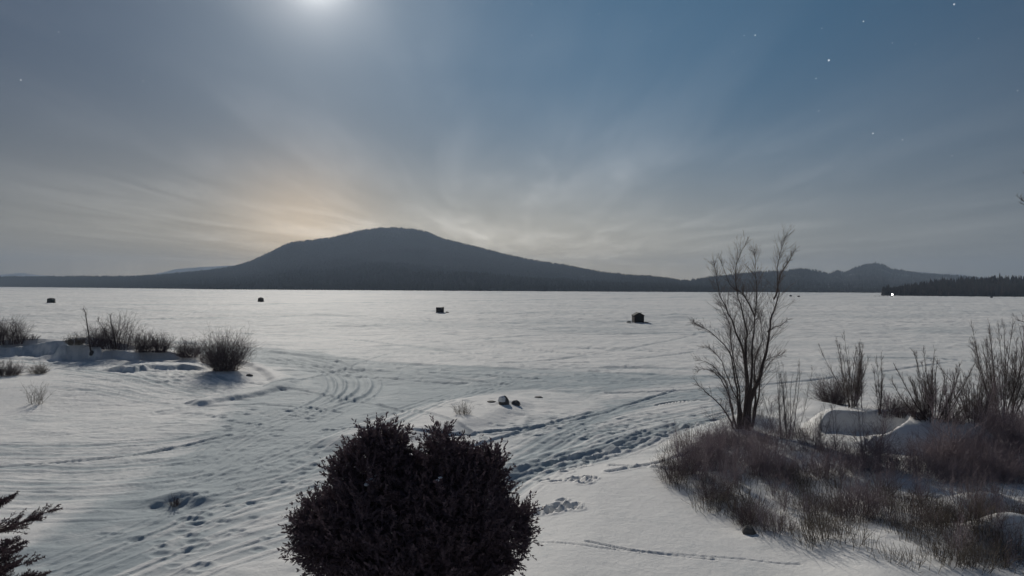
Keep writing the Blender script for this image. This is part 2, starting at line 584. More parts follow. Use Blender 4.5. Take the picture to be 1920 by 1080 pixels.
def track(pts, width, depth, pk, rim=0.5, world_pts=False, chop_=0.0, lanes=None):
    """press a track with raised edges into the sheet"""
    P = np.array(pts if world_pts else [flat(*p) for p in pts], dtype=float)
    # Catmull-Rom refinement
    Q = [P[0]]
    for i in range(len(P) - 1):
        p0, p1, p2, p3 = P[max(i - 1, 0)], P[i], P[i + 1], P[min(i + 2, len(P) - 1)]
        for t in np.linspace(0, 1, 7)[1:]:
            Q.append(0.5 * (2 * p1 + (p2 - p0) * t + (2 * p0 - 5 * p1 + 4 * p2 - p3) * t * t + (3 * p1 - p0 - 3 * p2 + p3) * t ** 3))
    Q = np.array(Q)
    D = None
    reach = width * 1.6
    r0 = np.searchsorted(YY, max(Q[:, 1].min() - reach, 3.6))
    r1 = np.searchsorted(YY, Q[:, 1].max() + reach) + 1
    if r1 - r0 < 2:
        return
    sub = slice(r0, r1)
    D = np.full(GX[sub].shape, 1e9)
    for a, b in zip(Q[:-1], Q[1:]):
        ya, yb = min(a[1], b[1]) - reach, max(a[1], b[1]) + reach
        i0, i1 = np.searchsorted(YY, max(ya, 3.4)), np.searchsorted(YY, yb) + 1
        i0, i1 = max(i0, r0), min(i1, r1)
        if i1 <= i0:
            continue
        ymin = max(YY[i0], 3.4)
        xs = (min(a[0], b[0]) - reach, max(a[0], b[0]) + reach)
        tt = [xs[0] / ymin, xs[0] / YY[i1 - 1], xs[1] / ymin, xs[1] / YY[i1 - 1]]
        j0, j1 = np.searchsorted(tanx, min(tt)), np.searchsorted(tanx, max(tt)) + 1
        if j1 <= j0:
            continue
        x, y = GX[i0:i1, j0:j1], GY[i0:i1, j0:j1]
        e = b - a
        L = e @ e
        if L < 1e-9:
            continue
        wx, wy = x - a[0], y - a[1]
        t = np.clip((wx * e[0] + wy * e[1]) / L, 0, 1)
        d = np.hypot(wx - e[0] * t, wy - e[1] * t)
        D[i0 - r0:i1 - r0, j0:j1] = np.minimum(D[i0 - r0:i1 - r0, j0:j1], d)
    u = D / (width * 0.5)
    x, y = GX[sub], GY[sub]
    brk = np.clip(0.85 + (0.7 if width < 0.6 else 1.4) * fbm(x, y, 6.0, 2, 131), 0.2, 1.2)
    groove = -depth * smooth((1.15 - u) / 0.45)
    edge = rim * depth * np.exp(-((u - 1.35) / 0.28) ** 2)
    tread = chop_ * depth * (u < 1) * fbm(x, y, 0.35, 2, 141) * 2
    H[sub] += (groove + edge + tread) * brk
    packed[sub] += pk * smooth((1.2 - u) / 0.5) * brk


def sled(pts, **k):
    """a snowmobile pass: belt track and two ski grooves beside it"""
    P = np.array([flat(*p) for p in pts])
    track(P, 0.42, 0.018, 0.60, 0.5, True, 0.0)
    T = np.gradient(P, axis=0)  # ski grooves run beside the belt
    N = np.stack([-T[:, 1], T[:, 0]], 1) / np.linalg.norm(T, axis=1)[:, None]
    for s in (-0.52, 0.52):
        track(P + N * s, 0.17, 0.015, 0.35, 0.8, True)


# broad packed way round the tip of the left point and on to the lake
track([(250, 1080), (420, 930), (560, 850), (680, 790), (760, 745), (800, 715)], 6.5, 0.05, 0.18, 0.25, chop_=0.0)
track([(330, 655), (480, 668), (600, 685), (650, 705), (660, 730), (600, 765), (500, 790), (380, 830), (200, 900)], 5.5, 0.05, 0.18, 0.4, chop_=0.0)
track([(600, 690), (760, 715), (900, 730), (1050, 742), (1100, 760), (1050, 800), (960, 850), (880, 910)], 4.0, 0.05, 0.15, 0.3, chop_=0.0)
for k, o in enumerate((0, 10, 22, 36, 52)):        # curved passes, close together
    sled([(480 + o * 2, 668 - o * .2), (590 + o * 1.4, 690), (618 + o * 1.6, 712), (612 + o * 1.5, 738), (560 + o, 766 + o * .3), (440 + o, 812 + o * .6),
          (380, 850 + o)])
    track([(500 + o * 2, 671), (592 + o * 1.5, 690), (620 + o * 1.6, 712), (614 + o * 1.5, 738), (560 + o, 768)], 0.5, 0.05, 0.1, 1.0)
for o in (0, 12, 27, 46, 66):
    sled([(360, 900 + o * 1.2), (470, 862 + o), (600, 815 + o * .8), (720, 775 + o * .6), (840, 738 + o * .3), (960, 705 + o * .2)])
for o in (0, 14, 30, 47, 63, 85):
    sled([(880, 900 + o), (960, 850 + o), (1060, 800 + o * .9), (1150, 765 + o * .8), (1300, 738 + o * .7), (1420, 722 + o * .5)])
for o in (0, 7, 15, 24, 32):
    track([(960, 872 + o), (1080, 846 + o), (1180, 815 + o), (1260, 795 + o * .6), (1345, 785 + o * .3)], 0.35, 0.030, 0.35, 0.9, chop_=0.8)
track([(1170, 838), (1210, 820), (1262, 806)], 0.8, 0.09, 0.5, 0.6, chop_=1)
track([(1120, 812), (1150, 802), (1165, 800)], 0.9, 0.08, 0.5, 0.6, chop_=1)
track([(1230, 760), (1290, 752), (1340, 750)], 0.25, 0.12, 0.3, 0.6)
for o in (0, 8, 17, 30, 40):
    sled([(-200, 700 + o * 1.5), (60, 690 + o * 1.2), (200, 712 + o * .8), (330, 730 + o * .7), (470, 728 + o * .5), (560, 715 + o * .6)])
for o in (0, 6, 14, 21):
    sled([(40, 668 + o), (150, 684 + o), (260, 700 + o), (370, 706 + o * 1.6), (430, 720 + o * 1.5)])
for o in (0, 16, 40, 70, 95, 130):
    sled([(-200, 830 + o), (80, 838 + o), (240, 832 + o), (400, 812 + o), (540, 785 + o)])
for o in (0, 30, 55, 90, 120):
    sled([(100, 1060 + o), (300, 980 + o), (450, 920 + o), (640, 870 + o), (800, 840 + o)])
# ways across the lake, seen as thin dark lines
track([(-200, 575), (40, 574), (300, 571.5), (500, 570), (700, 567), (850, 564.5), (1150, 560), (1300, 557)], 7.0, 0.16, 0.75, 0.5)
track([(500, 660), (620, 672), (800, 685), (1000, 693), (1200, 690), (1500, 700)], 1.6, 0.10, 0.5, 0.5)
track([(300, 640), (520, 655), (700, 650), (1000, 630), (1400, 622)], 1.6, 0.08, 0.35, 0.5)
track([(0, 602), (300, 598), (620, 592), (900, 606), (1300, 600)], 3.0, 0.12, 0.4, 0.5)
for k in range(46):
    px0, py0 = RNG.uniform(-100, 1900), RNG.uniform(566, 700) if k % 3 else RNG.uniform(700, 900)
    a = RNG.uniform(-0.3, 0.3)
    ln = RNG.uniform(150, 700)
    cv_ = RNG.uniform(-0.00025, 0.00025)
    pts = []
    for s in np.linspace(0, ln, 6):
        pts.append((px0 + s, min(max(py0 + s * math.tan(a) * (py0 - 540) / 300 + cv_ * s * s * (py0 - 540) / 120, 556), 1050)))
    w = max(0.4, (8008 / (py0 - 540)) ** 1 * 0.013)
    track(pts, w, 0.05 + 0.03 * w, RNG.uniform(0.15, 0.5), 0.6)


def prints(pts, step, seed):
    """boot prints along a line"""
    r = np.random.default_rng(seed)
    P = np.array([flat(*p) for p in pts])
    for a, b in zip(P[:-1], P[1:]):
        L = np.linalg.norm(b - a)
        n = max(1, int(L / step))
        d = (b - a) / max(L, 1e-6)
        for i in range(n):
            c = a + (b - a) * i / n + np.array((-d[1], d[0])) * (0.14 if i % 2 else -0.14) + r.normal(0, .05, 2)
            dent(c, 0.17 * r.uniform(.8, 1.3), 0.12, 0.13)


def dent(c, rx, ry, dep, pk=0.2):
    i0, i1 = np.searchsorted(YY, c[1] - rx * 4), np.searchsorted(YY, c[1] + rx * 4)
    if i1 <= i0:
        return
    g = gauss(GX[i0:i1], GY[i0:i1], c, rx, ry)
    H[i0:i1] += -dep * np.exp(-g ** 2) + 0.35 * dep * np.exp(-((np.sqrt(g) - 1.5) / .35) ** 2)
    packed[i0:i1] += pk * np.exp(-g)


prints([(1130, 850), (1105, 868), (1082, 882), (1070, 893), (1060, 905)], 0.45, 1)
prints([(1025, 905), (1048, 912), (1075, 910), (1092, 914)], 0.3, 2)
prints([(1000, 880), (1040, 868), (1100, 860)], 0.7, 3)
for i in range(26):
    dent(flat(1045 + RNG.normal(0, 22), 965 + RNG.normal(0, 5)), 0.15, 0.12, 0.10)
for i in range(14):
    dent(flat(1090 + RNG.normal(0, 11), 915 + RNG.normal(0, 4)), 0.15, 0.12, 0.10)
for (cx_, cy_, sx_, sy_, n_) in ((330, 715, 60, 9, 120), (250, 700, 50, 6, 70), (500, 780, 70, 14, 90), (1180, 800, 90, 16, 150), (1010, 800, 40, 14, 70), (640, 870, 80, 20, 90), (880, 765, 40, 6, 30), (700, 690, 120, 14, 120), (1050, 690, 140, 20, 120), (380, 990, 110, 35, 40)):
    for _ in range(n_):
        c_ = flat(cx_ + RNG.normal(0, sx_), cy_ + RNG.normal(0, sy_))
        k_ = RNG.uniform(.6, 1.3) * max(1.0, c_[1] / 32)
        dent(c_, .20 * k_, .14 * k_, .035 * k_, .35)
track([(880, 1020), (1010, 1033), (1120, 1052), (1220, 1062), (1350, 1072), (1500, 1085)], 0.10, 0.025, 0.2, 0.5)
track([(1100, 1040), (1200, 1060), (1340, 1076)], 0.12, 0.035, 0.2, 0.5)

packed = np.clip(packed, 0, 1.2)
nr, nc = H.shape
V = np.stack([GX, GY, H], -1).reshape(-1, 3)
idx = np.arange(nr * nc).reshape(nr, nc)
quads = np.stack([idx[:-1, :-1], idx[:-1, 1:], idx[1:, 1:], idx[1:, :-1]], -1)
shore = (np.maximum.reduce([sdR, sdP, sdN]) > -0.3)[:-1, :-1]
for nm, mask, lab in (('frozen_lake', ~shore, 'snow covered frozen lake crossed by snowmobile tracks'),
                      ('snowy_shore', shore, 'snow covered shore with drifts and ploughed banks')):
    q = quads[mask]
    used, inv = np.unique(q, return_inverse=True)
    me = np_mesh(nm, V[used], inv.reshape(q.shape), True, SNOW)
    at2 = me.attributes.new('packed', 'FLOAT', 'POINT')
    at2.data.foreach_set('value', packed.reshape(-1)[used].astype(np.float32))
    link(nm, me, kind='structure')
me = np_mesh('snow_plain', [(-9500, -3000, -0.45), (9500, -3000, -0.45), (9500, 9000, -0.45), (-9500, 9000, -0.45)], [(0, 1, 2, 3)], False, SNOW)
link('snow_plain', me, kind='structure')

# ------------------------------------------------------------------ hills and forest


def hill_material(name, snowc, woodc, amount, scale=0.012):
    mt = bpy.data.materials.new(name)
    mt.use_nodes = True
    nt = mt.node_tree
    b = nt.nodes['Principled BSDF']
    b.inputs['Roughness'].default_value = 0.95
    b.inputs['Specular IOR Level'].default_value = 0.0
    tcn = nt.nodes.new('ShaderNodeTexCoord')
    nz = nt.nodes.new('ShaderNodeTexNoise')
    nt.links.new(tcn.outputs['Object'], nz.inputs['Vector'])
    nz.inputs['Scale'].default_value = scale
    nz.inputs['Detail'].default_value = 8
    nz.inputs['Roughness'].default_value = 0.65
    mr = nt.nodes.new('ShaderNodeMapRange')
    nt.links.new(nz.outputs[0], mr.inputs['Value'])
    mr.inputs['From Min'].default_value = 0.62 - amount
    mr.inputs['From Max'].default_value = 0.80 - amount
    mix = nt.nodes.new('ShaderNodeMix')
    mix.data_type = 'RGBA'
    mix.inputs[6].default_value = (*woodc, 1)
    mix.inputs[7].default_value = (*snowc, 1)
    nt.links.new(mr.outputs[0], mix.inputs[0])
    nt.links.new(mix.outputs[2], b.inputs['Base Color'])
    return mt


M_HILL = hill_material('wooded_hillside', (0.022, 0.022, 0.024), (0.016, 0.016, 0.017), 0.10)
M_HILL2 = hill_material('cut_over_hillside', (0.20, 0.215, 0.23), (0.035, 0.035, 0.037), 0.08, 0.006)
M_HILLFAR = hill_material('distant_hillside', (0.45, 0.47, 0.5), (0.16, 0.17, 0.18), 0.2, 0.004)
M_POINT = hill_material('wooded_point', (0.20, 0.20, 0.20), (0.04, 0.04, 0.038), 0.02, 0.03)
M_CONIF = material('conifer', (0.014, 0.016, 0.014), 0.9, (0.019, 0.020, 0.018), island=1, spec=0.0)
M_CONIF_DARK = material('dark_spruce', (0.022, 0.022, 0.022), 0.9, (0.045, 0.036, 0.034), island=1, spec=0.0)


def hill(name, profile, shore_y, ridge_y, mat, tree_h=0, trees=0, seed=0, shape=1.25, back=0.5, step=6, rows=60, x_step=None, tmat=None,
         forest_name=None, min_px=None, noise_amp=0.06, tree_w=0.26):
    """solid hill: a height sheet from its shore over its ridge and down its back"""
    pxs = np.arange(profile[0][0], profile[-1][0] + .1, step)
    pp = np.array(profile, dtype=float)
    prof = np.interp(pxs, pp[:, 0], pp[:, 1])
    ysh = np.interp(pxs, *np.array(shore_y, dtype=float).T)
    yr = np.interp(pxs, *np.array(ridge_y, dtype=float).T)
    hz = V0 + (pxs - U0) * math.tan(ROLL)
    zr = CAMZ + yr * (hz - prof) / F - tree_h * 0.8
    zr = np.maximum(zr, 0.5)
    t = np.linspace(0, 1 + back, rows)
    T, PX = np.meshgrid(t, pxs, indexing='ij')
    Yg = ysh[None] + (yr - ysh)[None] * T
    Xg = Yg * (PX - U0) / F
    up = np.clip(T, 0, 1)
    s = up ** shape
    s = s * (1 - 0.25 * np.sin(up * math.pi) ** 2)
    down = smooth((T - 1) / max(back, 1e-3))
    Zg = zr[None] * s * (1 - down) - 3 * down
    n = fbm(Xg, Yg, 420, 5, seed + 3, 0.5)
    Zg = Zg + zr[None] * noise_amp * 4 * n * np.sin(np.clip(T, 0, 1) * math.pi)
    Zg[0] = -0.5
    Vv = np.stack([Xg, Yg, Zg], -1)
    nr_, nc_ = T.shape
    ii = np.arange(nr_ * nc_).reshape(nr_, nc_)
    qs = np.stack([ii[:-1, :-1], ii[:-1, 1:], ii[1:, 1:], ii[1:, :-1]], -1).reshape(-1, 4)
    me_ = np_mesh(name, Vv.reshape(-1, 3), qs, True, mat)
    link(name, me_, kind='structure')
    if trees:
        r = np.random.default_rng(seed + 100)
        a = r.uniform(0, nc_ - 1.001, trees)
        bt = r.uniform(0, 1.06, trees) ** 0.9
        nrid = trees // 7
        bt[:nrid] = r.uniform(0.93, 1.02, nrid)
        nsh = trees // 9
        bt[nrid:nrid + nsh] = r.uniform(0.002, 0.03, nsh)
        row = bt / t[-1] * (nr_ - 1)
        i, j = np.floor(row).astype(int), np.floor(a).astype(int)
        i = np.minimum(i, nr_ - 2)
        fi, fj = (row - i)[:, None], (a - j)[:, None]
        P = (Vv[i, j] * (1 - fi) + Vv[i + 1, j] * fi) * (1 - fj) + (Vv[i, j + 1] * (1 - fi) + Vv[i + 1, j + 1] * fi) * fj
        hgt = tree_h * r.uniform(0.45, 1.0, trees) ** 1.0
        hgt = np.where(r.random(trees) < 0.06, hgt * 1.3, hgt)
        cones(forest_name, P, hgt, hgt * tree_w * r.uniform(0.7, 1.3, trees), r, tmat or M_CONIF)


def cones(name, P, h, w, r, mat, sides=4):
    n = len(P)
    ang = r.uniform(0, 6.28, n)[:, None] + np.arange(sides)[None] * 2 * math.pi / sides
    base = P[:, None, :] + np.stack([np.cos(ang) * w[:, None], np.sin(ang) * w[:, None], np.zeros_like(ang)], -1)
    base[:, :, 2] += (h * 0.02)[:, None] - 0.6
    tip = P.copy()
    tip[:, 2] += h
    tip[:, 0] += r.normal(0, .02, n) * h
    VV = np.concatenate([base, tip[:, None]], 1).reshape(-1, 3)
    k = sides + 1
    off = (np.arange(n) * k)[:, None, None]
    tri = np.array([(s, (s + 1) % sides, sides) for s in range(sides)])[None]
    me_ = np_mesh(name, VV, (tri + off).reshape(-1, 3), False, mat)
    link(name, me_, kind='stuff')


SALLY = [(-900, 519), (-400, 519), (0, 518), (120, 517), (240, 517), (300, 514), (350, 509), (400, 504), (440, 497), (470, 488), (500, 474), (530, 458),
         (550, 451), (585, 448), (620, 443), (650, 436), (680, 429), (710, 425), (740, 424.5), (770, 427), (800, 432), (820, 441),
         (840, 448), (870, 455), (900, 462), (940, 473), (980, 482), (1020, 489), (1060, 495), (1100, 503), (1140, 510), (1180, 514),
         (1220, 516), (1260, 521), (1300, 528), (1345, 536), (1400, 541)]
hill('main_mountain', SALLY, [(-900, 2800), (0, 2670), (400, 1480), (900, 1340), (1400, 1400)],
     [(-900, 3000), (0, 2900), (300, 2500), (460, 3100), (740, 3900), (1000, 3300), (1250, 2200), (1400, 1700)], M_HILL, 14, 52000, 1, 1.15,
     forest_name='mountain_forest', step=7, rows=70)
FARR = [(1180, 530), (1250, 527), (1290, 524), (1330, 517), (1370, 513), (1420, 507), (1460, 506), (1500, 501), (1530, 504), (1550, 510), (1560, 508.5),
        (1567, 504.5), (1575, 506), (1585, 508), (1600, 500), (1620, 494), (1640, 490.5), (1655, 493), (1670, 501), (1700, 506),
        (1740, 511), (1800, 515), (1850, 520), (1950, 524), (2300, 524), (2900, 520)]
hill('right_mountains', FARR, [(1180, 1480), (1700, 1500), (2900, 1500)], [(1180, 2000), (1500, 2500), (1640, 3300), (1800, 3000), (2900, 2800)],
     M_HILL2, 12, 16000, 2, 1.1, forest_name='right_mountain_forest', step=5, rows=50)
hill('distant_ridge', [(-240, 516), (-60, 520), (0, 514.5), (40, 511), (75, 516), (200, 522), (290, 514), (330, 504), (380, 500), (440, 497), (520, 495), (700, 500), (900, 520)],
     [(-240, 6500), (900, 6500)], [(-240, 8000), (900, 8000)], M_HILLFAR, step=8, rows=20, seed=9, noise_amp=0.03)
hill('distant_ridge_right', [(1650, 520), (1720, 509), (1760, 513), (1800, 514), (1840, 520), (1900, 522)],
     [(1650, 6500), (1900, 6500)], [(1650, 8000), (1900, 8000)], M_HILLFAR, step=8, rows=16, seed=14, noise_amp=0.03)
hill('wooded_point', [(1655, 551), (1672, 543), (1690, 536), (1720, 529), (1760, 523), (1800, 520), (1840, 518), (1920, 516), (2100, 512), (2600, 505)],
     [(1655, 760), (1700, 735), (1920, 700), (2600, 650)], [(1655, 775), (1700, 840), (1800, 900), (2600, 900)], M_POINT, 12, 5200, 5, 0.9,
     forest_name='point_spruce_forest', step=5, rows=24, tmat=M_CONIF_DARK, back=0.8, tree_w=0.20)

# ------------------------------------------------------------------ vegetation helpers


def tubes(polys, sides=3):
    """polys: list of (points (P,3), radii (P,)) -> verts, quads (open tubes tapering to points)"""
    by = {}
    for p, r in polys:
        by.setdefault(len(p), []).append((p, r))
    VV, QQ, off = [], [], 0
    for n, items in by.items():
        P = np.array([i[0] for i in items], dtype=float)
        R = np.array([i[1] for i in items], dtype=float)
        T = np.gradient(P, axis=1)
        T /= np.linalg.norm(T, axis=2, keepdims=True) + 1e-9
        ref = np.zeros_like(T)
        ref[..., 0] = 0.83
        ref[..., 1] = 0.41
        ref[..., 2] = 0.13
        A = np.cross(T, ref)
        A /= np.linalg.norm(A, axis=2, keepdims=True) + 1e-9
        B = np.cross(T, A)
        ang = np.arange(sides) * 2 * math.pi / sides
        ring = P[:, :, None] + R[:, :, None, None] * (A[:, :, None] * np.cos(ang)[None, None, :, None] + B[:, :, None] * np.sin(ang)[None, None, :, None])
        m = len(items)
        VV.append(ring.reshape(-1, 3))
        base = (np.arange(m) * n * sides)[:, None, None] + (np.arange(n - 1) * sides)[None, :, None]
        s = np.arange(sides)[None, None]
        s2 = (s + 1) % sides
        q = np.stack([base + s, base + s2, base + sides + s2, base + sides + s], -1).reshape(-1, 4)
        QQ.append(q + off)
        off += m * n * sides
    return np.concatenate(VV), np.concatenate(QQ)


def bend(rng, start, d, length, n, r0, r1, up=0.15, wob=0.12):
    pts = [np.array(start, dtype=float)]
    d = np.array(d, dtype=float)
    d /= np.linalg.norm(d)
    for i in range(n - 1):
        d = d + rng.normal(0, wob, 3) + np.array((0, 0, up))
        d /= np.linalg.norm(d)
        pts.append(pts[-1] + d * length / (n - 1))
    return np.array(pts), np.linspace(r0, r1, n)


def along(p, t):
    k = t * (len(p) - 1)
    i = min(int(k), len(p) - 2)
    f = k - i
    tan = p[i + 1] - p[i]
    return p[i] * (1 - f) + p[i + 1] * f, tan / (np.linalg.norm(tan) + 1e-9)


def side_dir(rng, tan, ang):
    r = rng.normal(0, 1, 3)
    r -= tan * (r @ tan)
    r /= np.linalg.norm(r)
    return tan * math.cos(ang) + r * math.sin(ang)


def branch_out(rng, parent, rad, n, length, out, t0=0.25, ang=0.6, r=0.006, sub=0, sub_len=0.35, up=0.12, npts=5, flat_depth=1.0, wob=.12):
    for _ in range(n):
        t = t0 + (1 - t0) * rng.random()
        p, tan = along(parent, t)
        L = length * (1.15 - 0.8 * t) * rng.uniform(0.5, 1.2)
        d = side_dir(rng, tan, ang * rng.uniform(0.6, 1.3))
        q, rr = bend(rng, p, d, L, npts, r * (1.2 - 0.6 * t), r * 0.28, up, wob)
        out.append((q, rr))
        if sub:
            branch_out(rng, q, rr, sub, L * sub_len * 1.6, out, 0.2, 0.6, r * 0.45, 0, up=up, npts=4, wob=wob)


M_BARK = material('dark_bark', (0.060, 0.045, 0.042), 0.9, (0.10, 0.082, 0.078), 9, 0.5, 30)
M_TWIG = material('bare_twig', (0.10, 0.082, 0.080), 0.85, (0.16, 0.135, 0.13), 3)
M_BRUSH = material('shrub_twig', (0.22, 0.175, 0.195), 0.85, (0.30, 0.25, 0.265), island=1)
M_BUSH = material('bush_twig', (0.080, 0.060, 0.066), 0.85, (0.13, 0.10, 0.108), island=1)
M_GRASS = material('dry_grass', (0.17, 0.145, 0.115), 0.85, (0.12, 0.10, 0.085), island=1)


def shrub_polys(rng, n, h, spread, twigs=5, r=0.009, lean=0.0, sub=1, grass=False, base=0.15, npts=5):
    out = []
    for _ in range(n):
        a = rng.uniform(0, 6.283)
        rr = rng.uniform(0, base)
        tilt = abs(rng.normal(0, 0.6)) * spread
        d = (math.cos(a) * tilt + lean, math.sin(a) * tilt, 1.0)
        L = h * rng.uniform(0.55, 1.08) * (1 - 0.12 * min(tilt, 1.5))
        q, rad = bend(rng, (math.cos(a) * rr, math.sin(a) * rr, -0.05), d, L, npts, r * rng.uniform(.7, 1.2), r * 0.3, 0.10, 0.09)
        out.append((q, rad))
        if twigs:
            branch_out(rng, q, rad, twigs, L * 0.36, out, 0.22, 0.55, r * 0.5, sub, npts=4)
    return out


def shrub_mesh(name, polys, mat, sides=3):
    v, q = tubes(polys, sides)
    return np_mesh(name, v, q, False, mat)


# main many-stemmed tree, stems drawn through their shape in a plane 30 m away, each given its own depth
def traced_tree(name, label, base_px, stems, seed, twig_n, group=None, trunk_r=0.16, cat='tree', fine=1.0):
    b = at(*base_px)
    rng = np.random.default_rng(seed)
    root = thing(name, label, cat, b, group=group)
    sc = b.y / F
    trunk, crown = [], []
    for si, (pts, r0) in enumerate(stems):
        dep = rng.uniform(-1, 1) * 0.35
        P = []
        n = len(pts)
        for i, (x, y) in enumerate(pts):
            P.append(((x - base_px[0]) * sc, dep * b.y * 0.04 * i / (n - 1) * 1.6 + rng.normal(0, .03), (base_px[1] - y) * sc - 0.05))
        P = np.array(P)
        Q = []
        for i in range(len(P) - 1):
            p0, p1, p2, p3 = P[max(i - 1, 0)], P[i], P[i + 1], P[min(i + 2, len(P) - 1)]
            for t in np.linspace(0, 1, 4)[(0 if i == 0 else 1):]:
                Q.append(0.5 * (2 * p1 + (p2 - p0) * t + (2 * p0 - 5 * p1 + 4 * p2 - p3) * t * t + (3 * p1 - p0 - 3 * p2 + p3) * t ** 3))
        Q = np.array(Q)
        Q[1:-1] += rng.normal(0, 0.018, Q[1:-1].shape)
        tt = np.linspace(0, 1, len(Q))
        rad = r0 * 0.62 * (1 - tt) ** 2.0 + 0.007 + 0.016 * (1 - tt)
        trunk.append((Q, rad))
        L = np.linalg.norm(Q[-1] - Q[0])
        branch_out(rng, Q, rad, int(twig_n * L / 6), 0.17 * L + 0.25, crown, 0.12, 0.62, 0.0090 * fine, 7, 0.34, up=0.06, npts=6, wob=.09)
    link('trunk', shrub_mesh('trunk', trunk, M_BARK, 7), parent=root)
    link('crown', shrub_mesh('crown', crown, M_TWIG, 3), parent=root)
    return root


def z2(pts):     # points measured on an enlarged detail of the photograph
    return [(1280 + u * .3611, 440 + v * .3611) for u, v in pts]


STEMS = [
    (z2([(340, 1010), (345, 860), (385, 760), (405, 690), (430, 560), (437, 470), (455, 380), (475, 300), (470, 170), (490, 60), (498, 10)]), 0.17),
    (z2([(332, 1010), (340, 830), (325, 640), (320, 560), (325, 500), (300, 380), (270, 300), (262, 170), (290, 90), (310, 45)]), 0.12),
    (z2([(345, 1005), (350, 780), (352, 600), (358, 450), (366, 310), (350, 200), (340, 90)]), 0.09),
    (z2([(318, 1010), (330, 760), (318, 620), (270, 500), (230, 400), (180, 310), (165, 210), (150, 150)]), 0.10),
    (z2([(292, 1005), (285, 850), (260, 700), (230, 600), (150, 510), (70, 465), (48, 455)]), 0.065),
    (z2([(282, 1005), (250, 900), (235, 780), (200, 720), (130, 660), (60, 640)]), 0.05),
    (z2([(268, 1005), (240, 940), (180, 860), (110, 800), (70, 750)]), 0.05),
    (z2([(356, 1000), (375, 860), (372, 720), (385, 600), (410, 540), (400, 440), (385, 400)]), 0.06),
    (z2([(305, 1005), (300, 880), (245, 760), (190, 620), (120, 580)]), 0.05),
    (z2([(300, 1005), (290, 800), (252, 600), (240, 470), (190, 360)]), 0.05),
    (z2([(362, 1000), (395, 830), (410, 690), (460, 640), (530, 620)]), 0.05),
    (z2([(437, 500), (460, 480), (505, 462), (560, 430)]), 0.03),
    (z2([(470, 330), (500, 200), (530, 120), (550, 70)]), 0.03),
    (z2([(258, 990), (255, 900), (190, 740), (110, 690), (60, 700)]), 0.035),
    (z2([(372, 420), (330, 330), (305, 300), (245, 250), (185, 90)]), 0.03),
]
traced_tree('bare_tree', 'tallest bare tree, many dark stems fanning up from one foot above the brush', (1397, 803), STEMS, 3, 84)

# slim bare saplings and bare clumps on the right shore
SAPS = [  # px base, py base, py top, name, label, stems, spread, twigs
    (1476, 822, 668, 'bare_sapling', 'slim bare sapling clump just right of the tallest tree', 7, 0.14, 12, 0.016, .5),
    (1532, 838, 742, 'bare_sapling', 'thin low sapling in front of the snow hollow', 3, 0.12, 7, 0.012, .2),
    (1598, 764, 624, 'bare_tree', 'bare upright tree clump beside the round dark bush', 10, 0.20, 18, 0.022, .5),
    (1648, 776, 662, 'bare_sapling', 'single narrow bare sapling behind the snow pile', 2, 0.05, 16, 0.024, .1),
    (1752, 786, 648, 'bare_tree', 'broad bare tree clump rising behind the right end of the snow pile', 14, 0.32, 16, 0.024, .6),
    (1826, 790, 680, 'bare_sapling', 'pale brown bare clump between two taller bare clumps at right', 14, 0.30, 14, 0.018, .6),
    (1882, 792, 588, 'bare_tree', 'tall bare tree clump closest to the right edge of the shore', 12, 0.26, 20, 0.028, .5),
    (1960, 800, 600, 'bare_tree', 'bare tree clump cut off by the right edge', 12, 0.30, 18, 0.026, .6),
]
for k, (px, py, pt, nm, lab, n, spread, tw, r, bs) in enumerate(SAPS):
    p = at(px, py)
    h = (py - pt) * p.y / F
    rng = np.random.default_rng(50 + k)
    t = thing(nm, lab, 'tree' if nm == 'bare_tree' else 'sapling', p, group='bare trees and saplings on the right shore')
    st, tw_ = [], []
    for i in range(int(n * 2.1)):
        a, rr = rng.uniform(0, 6.283), rng.uniform(0, bs)
        tilt = abs(rng.normal(0, 1)) * spread
        q, rad = bend(rng, (math.cos(a) * rr, math.sin(a) * rr * .6, -.1), (math.cos(a) * tilt * 1.6, math.sin(a) * tilt, 1), h * (rng.uniform(.55, 1.0) if i else 1.03), 9, r * .75 * rng.uniform(.6, 1.3), r * .25, .05, .03)
        st.append((q, rad))
        branch_out(rng, q, rad, int(tw * 1.8), h * 0.20, tw_, .15, .45, r * .30, 6, .4, up=.14, npts=5)
    link('trunk', shrub_mesh('trunk', st, M_BARK, 5), parent=t)
    link('crown', shrub_mesh('crown', tw_, M_TWIG, 3), parent=t)

